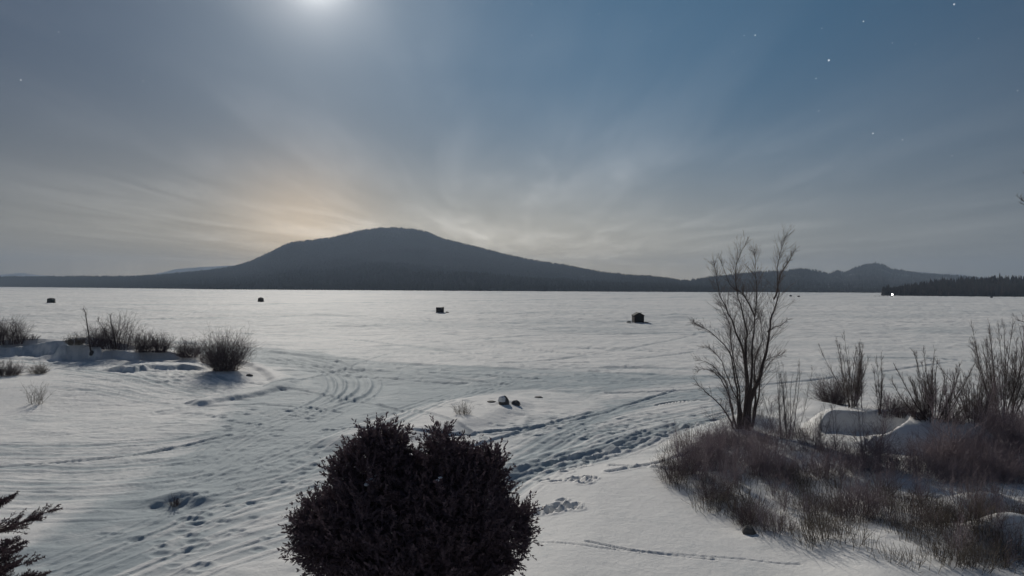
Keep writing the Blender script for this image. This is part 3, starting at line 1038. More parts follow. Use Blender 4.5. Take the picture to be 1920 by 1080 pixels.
# bushes one can point to
BUSH = [  # px, py, width px, height px, label, density, material
    (1562, 757, 62, 58, 'round dense dark bush at the left end of the snow pile', 150, 0.9, M_BUSH),
    (1692, 782, 46, 42, 'low dark bush behind the middle of the snow pile', 70, 0.6, M_BUSH),
    (1722, 784, 44, 48, 'low dark bush left of the broad bare clump', 70, 0.6, M_BUSH),
    (1668, 782, 30, 50, 'narrow bush touching the single bare sapling', 46, 0.4, M_BUSH),
    (1790, 792, 60, 44, 'wide brown bush left of the pale brown clump', 80, 0.7, M_BUSH),
    (1856, 800, 60, 55, 'wide brown bush at the foot of the tall right clump', 90, 0.7, M_BUSH),
    (422, 694, 78, 76, 'largest dark bush at the tip of the left point', 230, 0.75, M_BUSH),
    (354, 672, 56, 38, 'low rounded bush left of the largest dark bush', 110, 0.9, M_BUSH),
    (392, 680, 30, 48, 'thin bush leaning on the largest dark bush', 40, 0.5, M_BUSH),
    (268, 660, 44, 42, 'left half of the double bush above the snow bank', 90, 0.8, M_BUSH),
    (300, 662, 44, 40, 'right half of the double bush above the snow bank', 90, 0.9, M_BUSH),
    (218, 655, 60, 66, 'tall twiggy bush behind the ploughed bank', 90, 0.5, M_BUSH),
    (182, 654, 50, 42, 'bush at the foot of the leaning sapling', 70, 0.8, M_BUSH),
    (142, 653, 46, 22, 'low grassy bush left of the leaning sapling', 70, 1.0, M_GRASS),
    (14, 645, 60, 52, 'reedy clump at the far left shore', 110, 0.28, M_BUSH),
    (-28, 646, 60, 46, 'reedy clump cut off by the left edge', 90, 0.28, M_BUSH),
    (52, 646, 60, 12, 'thin low weeds right of the reedy clump', 40, 1.2, M_BUSH),
    (10, 704, 70, 30, 'low dark brush on the snow at the left edge', 110, 1.1, M_BUSH),
    (72, 700, 40, 22, 'small brown weed patch right of the left brush', 50, 1.1, M_GRASS),
    (68, 757, 26, 44, 'lone dry weed standing in smooth snow at left', 16, 0.4, M_GRASS),
    (327, 948, 26, 22, 'dark stub with twigs in a snow hollow, lower left', 26, 0.6, M_BUSH),
    (868, 776, 40, 26, 'sparse dry grass tuft left of the two rocks', 26, 0.9, M_GRASS),
    (1256, 905, 34, 62, 'dark upright shrub at the left corner of the brush', 40, 0.35, M_BUSH),
    (1290, 888, 50, 44, 'shrub with low dark base near the brush corner', 60, 0.8, M_BUSH),
    (1345, 938, 70, 52, 'sprawling shrub at the lower left of the brush', 80, 0.8, M_BUSH),
    (1400, 985, 60, 50, 'low shrub beside the dark stone at the bottom edge of the brush', 60, 0.8, M_BUSH),
    (1600, 975, 70, 60, 'tall shrub low in the thin part of the brush', 60, 0.5, M_BUSH),
    (1815, 985, 50, 110, 'tall thin shrub beside the small snow hump at right', 26, 0.2, M_BUSH),
    (1885, 1062, 26, 20, 'small rusty twig tuft on a snow hump, lower right', 14, 0.8, M_GRASS),
]
for k, (px, py, w, hp, lab, n, spread, mt) in enumerate(BUSH):
    p = at(px, py)
    s = p.y / F
    h = hp * s * 1.28
    wd = w * s
    rng = np.random.default_rng(200 + k)
    base = wd * (0.28 if spread > .5 else 0.45)
    pol = []
    for i in range(int(n * 1.7)):
        a, rr = rng.uniform(0, 6.283), math.sqrt(rng.random()) * base
        x, y = math.cos(a) * rr, math.sin(a) * rr * 0.7
        tilt = spread * rr / max(base, .01) * rng.uniform(.5, 1.3)
        L = h * rng.uniform(.6, 1.02) * (1.05 - 0.35 * rr / base)
        q, rad = bend(rng, (x, y, -.05), (math.cos(a) * tilt, math.sin(a) * tilt, 1), L, 6, 0.0070 * s / .03, 0.003, .05, .20)
        pol.append((q, rad))
        branch_out(rng, q, rad, 7, L * .40, pol, .12, 1.0, .0045 * s / .03, 2, up=.06, npts=4, wob=.25)
    if mt is M_GRASS:
        nm, cat = ('weed', 'weed')
    else:
        nm, cat = ('bush', 'bush')
    o = link(nm, shrub_mesh(nm, pol, mt), loc=p)
    o['label'], o['category'] = lab, cat

# leaning sapling on the left shore
p = at(172, 663)
s = p.y / F
rng = np.random.default_rng(77)
t = thing('leaning_sapling', 'single dark sapling leaning left over the ploughed bank', 'sapling', p)
Q = np.array([((x - 172) * s, 0.02 * i, (663 - y) * s) for i, (x, y) in enumerate([(172, 666), (169, 655), (165, 625), (161, 600), (158, 585), (154, 578)])])
link('trunk', shrub_mesh('trunk', [(Q, np.linspace(.07, .018, 6))], M_BARK, 5), parent=t)
out = []
branch_out(rng, Q, None, 26, .9, out, .3, .9, .012, 4, .4, npts=5)
link('crown', shrub_mesh('crown', out, M_TWIG), parent=t)
p = at(214, 656)
s = p.y / F
t = thing('bare_sapling', 'dark double stem rising out of the twiggy bush at left', 'sapling', p)
Q1 = np.array([((x - 222) * s, 0, (656 - y) * s) for x, y in [(226, 657), (224, 640), (220, 620), (216, 605), (214, 590)]])
Q2 = np.array([((x - 222) * s, .2, (656 - y) * s) for x, y in [(222, 657), (212, 640), (203, 625), (196, 612), (188, 600)]])
link('trunk', shrub_mesh('trunk', [(Q1, np.linspace(.08, .02, 5)), (Q2, np.linspace(.05, .015, 5))], M_BARK, 5), parent=t)
out = []
for q in (Q1, Q2):
    branch_out(rng, q, None, 26, 1.0, out, .2, .6, .012, 4, .4, npts=5)
link('crown', shrub_mesh('crown', out, M_TWIG), parent=t)

# ------------------------------------------------------------------ thicket of low brush on the right shore: one uncountable mass


def scatter(name, pts, rots, scs, kinds, meshes):
    """one object whose points carry copies of a few shrub shapes"""
    srcs = bpy.data.collections.new(name + '_shapes')
    for i_, me_ in enumerate(meshes):
        srcs.objects.link(bpy.data.objects.new('%s_shape_%02d' % (name, i_), me_))
    me_ = bpy.data.meshes.new(name)
    me_.vertices.add(len(pts))
    me_.vertices.foreach_set('co', np.array(pts, dtype=np.float32).ravel())
    for an, ty, vals in (('turn', 'FLOAT', rots), ('size', 'FLOAT', scs), ('shape', 'INT', kinds)):
        at_ = me_.attributes.new(an, ty, 'POINT')
        at_.data.foreach_set('value', np.array(vals, dtype=np.int32 if ty == 'INT' else np.float32))
    o_ = link(name, me_, kind='stuff')
    ng = bpy.data.node_groups.new(name + '_scatter', 'GeometryNodeTree')
    ng.interface.new_socket('Geometry', in_out='INPUT', socket_type='NodeSocketGeometry')
    ng.interface.new_socket('Geometry', in_out='OUTPUT', socket_type='NodeSocketGeometry')
    gi, go = ng.nodes.new('NodeGroupInput'), ng.nodes.new('NodeGroupOutput')
    ci = ng.nodes.new('GeometryNodeCollectionInfo')
    ci.inputs['Collection'].default_value = srcs
    ci.inputs['Separate Children'].default_value = True
    ip = ng.nodes.new('GeometryNodeInstanceOnPoints')
    ip.inputs['Pick Instance'].default_value = True

    def attr(nm_, ty_):
        n_ = ng.nodes.new('GeometryNodeInputNamedAttribute')
        n_.data_type = ty_
        n_.inputs['Name'].default_value = nm_
        return n_.outputs['Attribute']
    cx = ng.nodes.new('ShaderNodeCombineXYZ')
    ng.links.new(attr('turn', 'FLOAT'), cx.inputs['Z'])
    ng.links.new(gi.outputs[0], ip.inputs['Points'])
    ng.links.new(ci.outputs[0], ip.inputs['Instance'])
    ng.links.new(attr('shape', 'INT'), ip.inputs['Instance Index'])
    ng.links.new(cx.outputs[0], ip.inputs['Rotation'])
    ng.links.new(attr('size', 'FLOAT'), ip.inputs['Scale'])
    ng.links.new(ip.outputs[0], go.inputs[0])
    md = o_.modifiers.new('scatter', 'NODES')
    md.node_group = ng
    return o_


rng = np.random.default_rng(11)


def twiggy(n, h, spread, r, base, tw, sub):
    out_ = []
    for _ in range(n):
        a_, rr_ = rng.uniform(0, 6.283), rng.uniform(0, base)
        ti = abs(rng.normal(0, .6)) * spread
        q_, rd_ = bend(rng, (math.cos(a_) * rr_, math.sin(a_) * rr_, -.05), (math.cos(a_) * ti, math.sin(a_) * ti, 1), h * rng.uniform(.5, 1.05), 5, r, r * .35, .05, .16)
        out_.append((q_, rd_))
        if tw:
            branch_out(rng, q_, rd_, tw, h * .40, out_, .12, .85, r * .55, sub, .5, up=.06, npts=4, wob=.2)
    return out_


TW = [twiggy(n_, h_, sp_, r_, b_, t_, s_) for n_, h_, sp_, r_, b_, t_, s_ in (
    (26, 1.0, 1.1, .0065, .45, 7, 3), (30, 1.15, .9, .0065, .5, 7, 3), (24, .85, 1.4, .006, .4, 8, 3), (20, 1.2, .7, .007, .35, 8, 3),
    (28, .95, 1.2, .006, .5, 7, 3), (8, 1.7, .30, .009, .15, 12, 4), (5, 2.3, .22, .011, .12, 16, 5))]
GR = [twiggy(n_, h_, sp_, r_, b_, t_, s_) for n_, h_, sp_, r_, b_, t_, s_ in (
    (40, .55, .45, .005, .5, 1, 0), (34, .65, .5, .005, .45, 2, 0), (26, .8, .35, .006, .4, 3, 1), (44, .4, .7, .005, .55, 1, 0))]
DENSE = [(1275, 885), (1320, 858), (1380, 848), (1450, 862), (1500, 876), (1600, 902), (1700, 902), (1770, 890), (1815, 850), (1850, 815), (1960, 815), (2100, 820), (2100, 985), (1860, 945),
         (1700, 935), (1560, 925), (1450, 922), (1350, 915)]
SPARSE = [(1228, 868), (1285, 828), (1370, 812), (1440, 804), (1510, 790), (1540, 845), (1620, 895), (1700, 895), (1790, 870), (1850, 815), (2100, 800), (2200, 1120), (1700, 1110), (1540, 1062), (1400, 1030), (1320, 985), (1258, 915)]
dn, sp = fpoly(DENSE), fpoly(SPARSE)
A = {'d': [[], [], [], []], 's': [[], [], [], []], 'g': [[], [], [], []]}
cand = rng.uniform(0, 1, (9000, 2)) * (900, 330) + (1225, 775)
C2 = np.array([flat(*c_) for c_ in cand])
isd = poly_sd(C2[:, 0], C2[:, 1], dn) > 0
iss = poly_sd(C2[:, 0], C2[:, 1], sp) > 0
clump = vnoise(C2[:, 0] / 1.9, C2[:, 1] / 1.9, 5)
inbowl = gauss(C2[:, 0], C2[:, 1], flat(1655, 842), 3.3, 3.4) < 1
HZ = big_height(C2[:, 0], C2[:, 1])
nd = ns = ngr = 0
for i in range(len(C2)):
    if inbowl[i]:
        continue
    p_ = (C2[i, 0], C2[i, 1], HZ[i])
    u_ = rng.random()
    if isd[i]:
        if clump[i] < .34 and u_ < .85:
            continue
        if nd < 250:
            nd += 1
            k_ = int(rng.integers(0, 5)) if u_ > .16 else int(rng.integers(5, 7))
            dst, sc_ = A['d'], rng.uniform(.75, 1.35)
        else:
            continue
    elif iss[i]:
        if u_ < .50 and ngr < 210 and clump[i] > .30:
            ngr += 1
            dst, k_, sc_ = A['g'], int(rng.integers(0, 4)), rng.uniform(.7, 1.3)
        elif ns < 70 and clump[i] > .42:
            ns += 1
            dst, k_, sc_ = A['d'], int((0, 2, 4, 5, 5, 6, 2)[rng.integers(0, 7)]), rng.uniform(.5, 1.0)
        else:
            continue
    else:
        continue
    dst[0].append(p_); dst[1].append(rng.uniform(0, 6.28)); dst[2].append(sc_); dst[3].append(k_)
scatter('underbrush', *A['d'], [shrub_mesh('shrub_shape', t_, M_BRUSH) for t_ in TW])
scatter('dead_grass', *A['g'], [shrub_mesh('grass_shape', t_, M_GRASS) for t_ in GR])

# ------------------------------------------------------------------ cedar in front and spruce at left
M_CEDAR = material('cedar_foliage', (0.105, 0.078, 0.092), 0.8, (0.14, 0.105, 0.122), island=1, spec=0.15, backlit=0.18)
M_SPRUCE = material('spruce_needles', (0.080, 0.055, 0.064), 0.8, (0.11, 0.078, 0.090), island=1, spec=0.15, backlit=0.2)


def blades(P, D, L, W, rng, R=None):
    """flat diamond leaves: base P, direction D, length L, half width W"""
    n = len(P)
    r = rng.normal(0, 1, (n, 3)) if R is None else R
    S = np.cross(D, r)
    S /= np.linalg.norm(S, axis=1, keepdims=True) + 1e-9
    mid = P + D * (L * 0.45)[:, None]
    v = np.stack([P, mid + S * W[:, None], P + D * L[:, None], mid - S * W[:, None]], 1).reshape(-1, 3)
    q = np.arange(n * 4).reshape(n, 4)
    return v, q


CY = 9.0
CS = CY / F


def cpt(px, py):
    return np.array(((px - 790) * CS, 0.0, CAMZ - (py + 14 - horizon(px)) * CS))


ELL = [  # centre px, py, half width px, half height px, depth m
    (782, 912, 48, 62, .8),
    (712, 950, 84, 118, 1.0), (845, 960, 80, 128, 1.0), (780, 1000, 190, 112, 1.3), (655, 965, 66, 66, .8), (905, 945, 48, 82, .8),
    (612, 990, 42, 42, .6), (945, 992, 40, 44, .6), (690, 862, 40, 42, .5), (738, 838, 17, 40, .3), (828, 852, 24, 54, .4), (872, 868, 28, 36, .4),
    (922, 872, 18, 32, .3), (590, 965, 24, 34, .4), (785, 1050, 140, 46, 1.1), (905, 1030, 55, 26, .7), (672, 1030, 62, 30, .7), (655, 868, 22, 26, .4),
    (705, 822, 16, 28, .3), (965, 960, 20, 24, .3)]
cz = ground_z((790 - U0) * CS, CY)
cedar = thing('cedar_tree', 'dense dark cedar with two rounded tops, nearest the camera', 'tree', ((790 - U0) * CS, CY, cz))
rng = np.random.default_rng(21)
PP, DD, LL, WW, limbs = [], [], [], [], []
Ec = [(cpt(e[0], e[1]), np.array((e[2] * CS, e[4], e[3] * CS))) for e in ELL]
offz = np.array((0, 0, cz))
for ei, (c, rad) in enumerate(Ec):
    area = (rad[0] * rad[2] + rad[0] * rad[1] + rad[1] * rad[2])
    n = int(60 + area * 400)
    u = rng.normal(0, 1, (n, 3))
    u /= np.linalg.norm(u, axis=1, keepdims=True)
    depth = 1 - rng.random(n) ** 1.6 * 0.42
    S = c + u * rad * depth[:, None]
    keep = np.ones(n, bool)
    for ej, (c2, r2) in enumerate(Ec):
        if ej != ei:
            keep &= (((S - c2) / (r2 * 0.74)) ** 2).sum(1) > 1
    S, u = S[keep], u[keep]
    nrm = u / rad
    nrm /= np.linalg.norm(nrm, axis=1, keepdims=True)
    ax = c * np.array((0.5, 0, 1))
    for s, d0 in zip(S, nrm):
        d = d0 + np.array((0, 0, 0.75)) + rng.normal(0, .3, 3)
        d /= np.linalg.norm(d)
        L = rng.uniform(.13, .34) * (1.25 if rng.random() < .25 else 1)
        m = 30
        tt = rng.uniform(0, 1, m)
        side = np.cross(d, rng.normal(0, 1, 3))
        side /= np.linalg.norm(side)
        base = s + d * (tt * L)[:, None]
        sg = rng.choice((-1, 1), m)[:, None]
        bd = d * 0.75 + side * sg * (0.8 - .4 * tt)[:, None] + rng.normal(0, .22, (m, 3))
        bd /= np.linalg.norm(bd, axis=1, keepdims=True)
        PP.append(base - d * .04)
        DD.append(bd)
        LL.append(rng.uniform(.045, .11, m) * (1.1 - .5 * tt))
        WW.append(rng.uniform(.006, .014, m))
        if rng.random() < .10:
            st = np.array((ax[0] * .5, 0, max(s[2] - np.linalg.norm(s[:2] - ax[:2] * .5) * .8, cz + .8)))
            midp = (st + s) / 2 - np.array((0, 0, .08))
            limbs.append((np.array([st, midp, s]), np.array([.03, .018, .006])))
# inner mass so that the crown is not see-through
IP, ID, IL, IW, IN = [], [], [], [], []
for (c, rad) in Ec[:7] + Ec[14:17]:
    n = int(700 + rad[0] * rad[2] * 5200)
    u = rng.normal(0, 1, (n, 3))
    u /= np.linalg.norm(u, axis=1, keepdims=True)
    S = c + u * rad * rng.uniform(.55, .84, n)[:, None]
    keep = np.ones(n, bool)
    for (c2, r2) in Ec:
        if c2 is not c:
            keep &= (((S - c2) / (r2 * 0.55)) ** 2).sum(1) > 1
    S, u = S[keep], u[keep]
    n = len(S)
    d = np.cross(u, rng.normal(0, 1, (n, 3))) + np.array((0, 0, .3))
    d /= np.linalg.norm(d, axis=1, keepdims=True)
    IP.append(S); ID.append(d); IL.append(rng.uniform(.07, .15, n)); IW.append(rng.uniform(.012, .024, n)); IN.append(u + rng.normal(0, .45, (n, 3)))
P = np.concatenate(PP) - offz
v, q = blades(P, np.concatenate(DD), np.concatenate(LL), np.concatenate(WW), rng)
v2, q2 = blades(np.concatenate(IP) - offz, np.concatenate(ID), np.concatenate(IL), np.concatenate(IW), rng, np.concatenate(IN))
link('crown', np_mesh('crown', np.concatenate([v, v2]), np.concatenate([q, q2 + len(v)]), False, M_CEDAR), parent=cedar)
tr = []
for dx, top in ((-.50, (715, 830)), (.45, (848, 835)), (0.0, (780, 920))):
    tp = cpt(*top) - offz
    tr.append((np.array([(dx * .2, 0, -.3), (dx * .5, .05, .8), (dx, -.05, 2.0), (tp[0], 0, tp[2])]), np.array([.12, .10, .07, .01])))
link('trunk', shrub_mesh('trunk', tr, M_BARK, 8), parent=cedar)
link('limbs', shrub_mesh('limbs', [(a - offz, b) for a, b in limbs], M_BARK, 4), parent=cedar)
# bits of snow lying on the boughs
M_SNOWBIT = material('clinging_snow', (0.75, 0.77, 0.80), 0.7, (0.65, 0.68, 0.72), 6)


def blob(name, pts, rad, seed, mat, squash=.5):
    import bmesh
    bm = bmesh.new()
    r = random.Random(seed)
    for p_ in pts:
        mtx = Matrix.Translation(p_) @ Matrix.Diagonal((rad * r.uniform(.7, 1.4), rad * r.uniform(.7, 1.3), rad * squash * r.uniform(.7, 1.2), 1))
        res = bmesh.ops.create_icosphere(bm, subdivisions=2, radius=1, matrix=mtx)
        for v_ in res['verts']:
            v_.co += Vector((r.uniform(-1, 1), r.uniform(-1, 1), r.uniform(-1, 1))) * rad * .08
    me_ = bpy.data.meshes.new(name)
    bm.to_mesh(me_)
    bm.free()
    for f in me_.polygons:
        f.use_smooth = True
    me_.materials.append(mat)
    return me_


def cw(px, py, dy):
    q_ = cpt(px, py) - offz
    return Vector((q_[0], dy, q_[2]))


link('snow_clump', blob('snow_clump', [cw(706, 872, -.55), cw(712, 866, -.5), cw(720, 860, -.45)], .045, 3, M_SNOWBIT), parent=cedar)
link('snow_clump', blob('snow_clump', [cw(832, 862, -.62), cw(836, 858, -.6)], .035, 4, M_SNOWBIT), parent=cedar)

# spruce at the lower left, mostly outside the frame
SY = 8.0
SS = SY / F
spx = -62
sx0 = (spx - U0) * SS
sz0 = ground_z(sx0, SY)
spruce = thing('spruce_tree', 'dark spruce reaching in at the lower left corner', 'tree', (sx0, SY, sz0))
rng = np.random.default_rng(33)
PP, DD, LL, WW, limbs = [], [], [], [], []
topz = CAMZ - (850 - 535) * SS - sz0
for k in range(95):
    f = rng.random() ** .7
    z = topz - f * (topz - .7)
    a = rng.uniform(0, 6.28)
    dpx = min(150 * (f * 3.2 + .1), 150) * rng.uniform(.72, 1.0)
    if f > .38:
        dpx *= .80
    L = dpx * SS * (1.0 if f < .6 else 1.1)
    d = np.array((math.cos(a), math.sin(a), rng.uniform(-.15, .28)))
    q, rad = bend(rng, (0, 0, z), d, L, 7, .022, .004, .02, .05)
    limbs.append((q, rad))
    tw = []
    for j in range(20):
        tt = rng.uniform(.18, 1)
        p_, tan = along(q, tt)
        sd_ = np.cross(tan, (0, 0, 1)) * rng.choice((-1, 1))
        dd = tan * .75 + sd_ * .8 + np.array((0, 0, rng.uniform(-.1, .3)))
        tq, tr_ = bend(rng, p_, dd, (1.15 - tt) * L * .42 + .06, 4, .006, .002, .02, .05)
        tw.append(tq)
        limbs.append((tq, tr_))
    tw.append(q)
    for tq in tw:
        m = 60 if len(tq) == 4 else 110
        ts = rng.random(m)
        kk = ts * (len(tq) - 1)
        i = np.minimum(kk.astype(int), len(tq) - 2)
        fr = (kk - i)[:, None]
        base = tq[i] * (1 - fr) + tq[i + 1] * fr
        tn = tq[i + 1] - tq[i]
        tn /= np.linalg.norm(tn, axis=1, keepdims=True) + 1e-9
        bd = tn * .6 + rng.normal(0, .6, (m, 3))
        bd /= np.linalg.norm(bd, axis=1, keepdims=True)
        PP.append(base); DD.append(bd); LL.append(rng.uniform(.025, .05, m)); WW.append(np.full(m, .005))
v, q = blades(np.concatenate(PP), np.concatenate(DD), np.concatenate(LL), np.concatenate(WW), rng)
link('crown', np_mesh('crown', v, q, False, M_SPRUCE), parent=spruce)
limbs.append((np.array([(0, 0, -.3), (0, 0, topz * .5), (0, 0, topz)]), np.array([.10, .07, .01])))
link('trunk', shrub_mesh('trunk', limbs[-1:], M_BARK, 8), parent=spruce)
link('limbs', shrub_mesh('limbs', limbs[:-1], M_BARK, 3), parent=spruce)

# tree whose branch tips reach in at the right edge
TY = 13.0
TS = TY / F
tx0 = (2060 - U0) * TS
tz0 = ground_z(tx0, TY)
edge = thing('bare_tree', 'near bare tree whose branch tips poke in at the right edge', 'tree', (tx0, TY, tz0))


def tp_(px, py, dy=0.0):
    return np.array(((px - 2060) * TS, dy, CAMZ - (py - horizon(px)) * TS - tz0))


rng = np.random.default_rng(5)
tk = np.array([tp_(2060, 1200), tp_(2058, 900), tp_(2066, 600), tp_(2058, 300), tp_(2064, 60), tp_(2070, -80)])
tk[0][2] = -.2
limb1 = np.array([tp_(2060, 420), tp_(1990, 400, -.1), tp_(1945, 392, -.1), tp_(1915, 385, -.15), tp_(1899, 376, -.2)])
limb2 = np.array([tp_(2060, 480), tp_(2000, 400, .1), tp_(1950, 345, .1), tp_(1925, 322, .1)])
limb3 = np.array([tp_(2062, 700), tp_(2000, 640, .1), tp_(1950, 612, .1), tp_(1915, 600, .1)])
link('trunk', shrub_mesh('trunk', [(tk, np.linspace(.14, .02, 6))], M_BARK, 8), parent=edge)
out = [(limb1, np.linspace(.03, .006, 5)), (limb2, np.linspace(.03, .006, 4)), (limb3, np.linspace(.03, .006, 4))]
for lb in (limb1, limb2, limb3):
    branch_out(rng, lb, None, 16, .45, out, .3, .6, .006, 3, .4, npts=5)
branch_out(rng, tk, None, 26, 1.0, out, .3, .8, .012, 4, .4, npts=6)
link('crown', shrub_mesh('crown', out, M_TWIG), parent=edge)

# ------------------------------------------------------------------ rocks and small things on the snow
M_ROCK = material('dark_rock', (0.075, 0.07, 0.068), 0.85, (0.13, 0.125, 0.12), 4, .8, 8)


def rock_mesh(name, rx, ry, rz, seed, mat, flat_=.35, lo=-1.0, sub=4):
    import bmesh
    bm = bmesh.new()
    bmesh.ops.create_icosphere(bm, subdivisions=sub, radius=1)
    rr = np.random.default_rng(seed)
    dirs = rr.normal(0, 1, (9, 3))
    dirs /= np.linalg.norm(dirs, axis=1, keepdims=True)
    cut = rr.uniform(.62, .95, 9)
    for v_ in bm.verts:
        c = np.array(v_.co)
        for d_, ct in zip(dirs, cut):
            e = c @ d_ - ct
            if e > 0:
                c = c - d_ * e * .9
        c += 0.03 * np.array((math.sin(c[1] * 9 + seed), math.sin(c[2] * 8), math.sin(c[0] * 7)))
        v_.co = Vector((c[0] * rx, c[1] * ry, max(c[2], lo) * rz))
    me_ = bpy.data.meshes.new(name)
    bm.to_mesh(me_)
    bm.free()
    for f in me_.polygons:
        f.use_smooth = True
    me_.materials.append(mat)
    return me_


M_CAP = material('snow_cap', (0.78, 0.78, 0.77), .6, (.7, .72, .74), 5, .3, 12)


def rock(px, py, w, hh, seed, label, cap=True):
    p_ = at(px, py)
    s_ = p_.y / F
    rt = thing('boulder', label, 'rock', p_, group='rocks lying on the lake shore')
    link('stone', rock_mesh('stone', w * s_ * .5, w * s_ * .42, hh * s_, seed, M_ROCK, lo=-.4), parent=rt)
    if cap:
        c_ = link('snow_cap', rock_mesh('snow_cap', w * s_ * .40, w * s_ * .40, hh * s_ * .62, seed + 1, M_CAP, lo=-.2), parent=rt)
        c_.location = (-w * s_ * .16, -w * s_ * .06, hh * s_ * .42)
    return rt


rock(945, 757, 20, 15, 5, 'larger snow-capped boulder out on the snow left of the smaller one')
rock(967, 758, 17, 8, 9, 'smaller dark boulder touching the right of the snow-capped one', False)
rock(1010, 745, 16, 2.2, 12, 'flat dark slab showing through the snow right of the boulders', False)
rock(468, 704, 15, 3.5, 15, 'small dark stone on the tip of the left point', False)
rock(172, 664, 8, 7, 18, 'small dark stone on the bank under the leaning sapling', False)
rock(922, 753, 18, 1.8, 22, 'thin dark slab edge left of the snow-capped boulder', False)
rock(1405, 1000, 26, 16, 26, 'dark stone half hidden in the shrubs at the brush edge', False)

# ------------------------------------------------------------------ ice-fishing shelters


def box_bm(bm, x0, x1, y0, y1, z0, z1):
    vs = [bm.verts.new(c) for c in ((x0, y0, z0), (x1, y0, z0), (x1, y1, z0), (x0, y1, z0), (x0, y0, z1), (x1, y0, z1), (x1, y1, z1), (x0, y1, z1))]
    for f in ((0, 3, 2, 1), (4, 5, 6, 7), (0, 1, 5, 4), (1, 2, 6, 5), (2, 3, 7, 6), (3, 0, 4, 7)):
        bm.faces.new([vs[i] for i in f])


def box(name, dims, mat, parent, bevel=0.0):
    import bmesh
    bm = bmesh.new()
    box_bm(bm, *dims)
    if bevel:
        bmesh.ops.bevel(bm, geom=list(bm.edges), offset=bevel, segments=2, affect='EDGES', profile=.5)
    me_ = bpy.data.meshes.new(name)
    bm.to_mesh(me_)
    bm.free()
    return link(name, me_, mat, parent)


M_TENTG = material('dark_green_cloth', (0.020, 0.030, 0.026), .8, (.03, .04, .036), 3)
M_TENTB = material('brown_camouflage_cloth', (0.030, 0.024, 0.018), .8, (.11, .10, .085), 2.6)
M_TENTK = material('black_cloth', (0.014, 0.013, 0.017), .75, (.03, .03, .036), 3)
M_WIN = material('clear_window', (0.16, 0.17, 0.18), .3, (.22, .23, .24), 4, spec=.6)
M_BOARD = material('dark_boards', (0.016, 0.014, 0.015), .8, (.03, .027, .027), 6, .4, 12)
M_ROOF = material('dark_roofing', (0.014, 0.020, 0.020), .8, (.025, .03, .03), 6)
M_PIPE = material('sooty_pipe', (0.04, 0.04, 0.04), .5, (.07, .07, .07), 8, metallic=.6)
M_GEAR = material('dark_gear', (0.03, 0.028, 0.03), .7, (.06, .055, .055), 5)


def panel(bulge, w, h, lean, name, mat, parent, rz, dist, n=8):
    """one hub-tent side: pushed out at its middle, pinched along its edges"""
    v_, q_ = [], []
    for j in range(n + 1):
        for i in range(n + 1):
            u, t_ = i / n * 2 - 1, j / n
            b_ = bulge * (1 - abs(u)) * (1 - abs(2 * t_ - 1) ** 1.3)
            v_.append((u * w / 2 * (1 - lean * t_), -dist * (1 - lean * t_) - b_, h * t_))
    for j in range(n):
        for i in range(n):
            a_ = j * (n + 1) + i
            q_.append((a_, a_ + 1, a_ + n + 2, a_ + n + 1))
    o = link(name, np_mesh(name, v_, q_, False, mat), parent=parent)
    o.rotation_euler = (0, 0, rz)
    return o


def hub_tent(px, py, wpx, hpx, label, mat, rz, bulge=.12, lean=.10, window=True, dome=.12, flare=False, gear=True):
    p_ = at(px, py)
    s_ = p_.y / F
    w, h = wpx * s_, hpx * s_
    t_ = thing('ice_shelter', label, 'ice shelter', p_, rz, group='ice fishing shelters out on the lake')
    for k in range(4):
        panel(bulge, w * .93, h * .88, lean, 'wall', mat, t_, k * math.pi / 2, w * .465)
    n = 8
    v_, q_ = [], []
    wt_ = w * .465 * (1 - lean)
    for j in range(n + 1):
        for i in range(n + 1):
            u, vv = i / n * 2 - 1, j / n * 2 - 1
            z_ = h * .88 + dome * h * (1 - abs(u) ** 1.7) * (1 - abs(vv) ** 1.7)
            if flare:
                z_ += h * .10 * max(u, 0) ** 3
            v_.append((u * wt_ * 1.01, vv * wt_ * 1.01, z_))
    for j in range(n):
        for i in range(n):
            a_ = j * (n + 1) + i
            q_.append((a_, a_ + 1, a_ + n + 2, a_ + n + 1))
    link('roof', np_mesh('roof', v_, q_, False, mat), parent=t_)
    if window:
        box('window', (w * .16, w * .34, -w * .465 * (1 - lean * .75) - bulge * .55 - .02, -w * .465 * (1 - lean * .75) - bulge * .55, h * .62, h * .76), M_WIN, t_)
    box('door', (-w * .30, -w * .05, -w * .50 - .02, -w * .465, .05, h * .62), M_GEAR, t_)
    for sx in (-1, 1):
        for sy in (-1, 1):
            q, rad = np.array([(sx * w * .465, sy * w * .465, 0), (sx * wt_, sy * wt_, h * (.89 + (.1 if flare and sx > 0 else 0)))]), np.array([.03, .03])
            link('pole', shrub_mesh('pole', [(q, rad)], M_PIPE, 5), parent=t_)
    # snow banked round the skirt
    ring = []
    for k in range(26):
        a_ = k / 26 * 6.283
        ring.append(Vector((math.cos(a_) * w * .60, math.sin(a_) * w * .56, 0.0)))
    link('banked_snow', blob('banked_snow', ring, w * .12, 5, M_CAP, .55), parent=t_)
    return t_


hub_tent(96, 568.5, 12.5, 10, 'dark green cloth ice shelter farthest left on the lake', M_TENTG, .5, window=True)
hub_tent(489, 566.8, 9.5, 9, 'small brown camouflage dome shelter second from the left', M_TENTB, .1, bulge=.10, lean=.16, dome=.18)
hub_tent(825, 586.8, 14.5, 12, 'black box shelter with a small pale window, right of the brown dome', M_TENTK, .05, bulge=.06, lean=-.02, dome=0.0, flare=True)


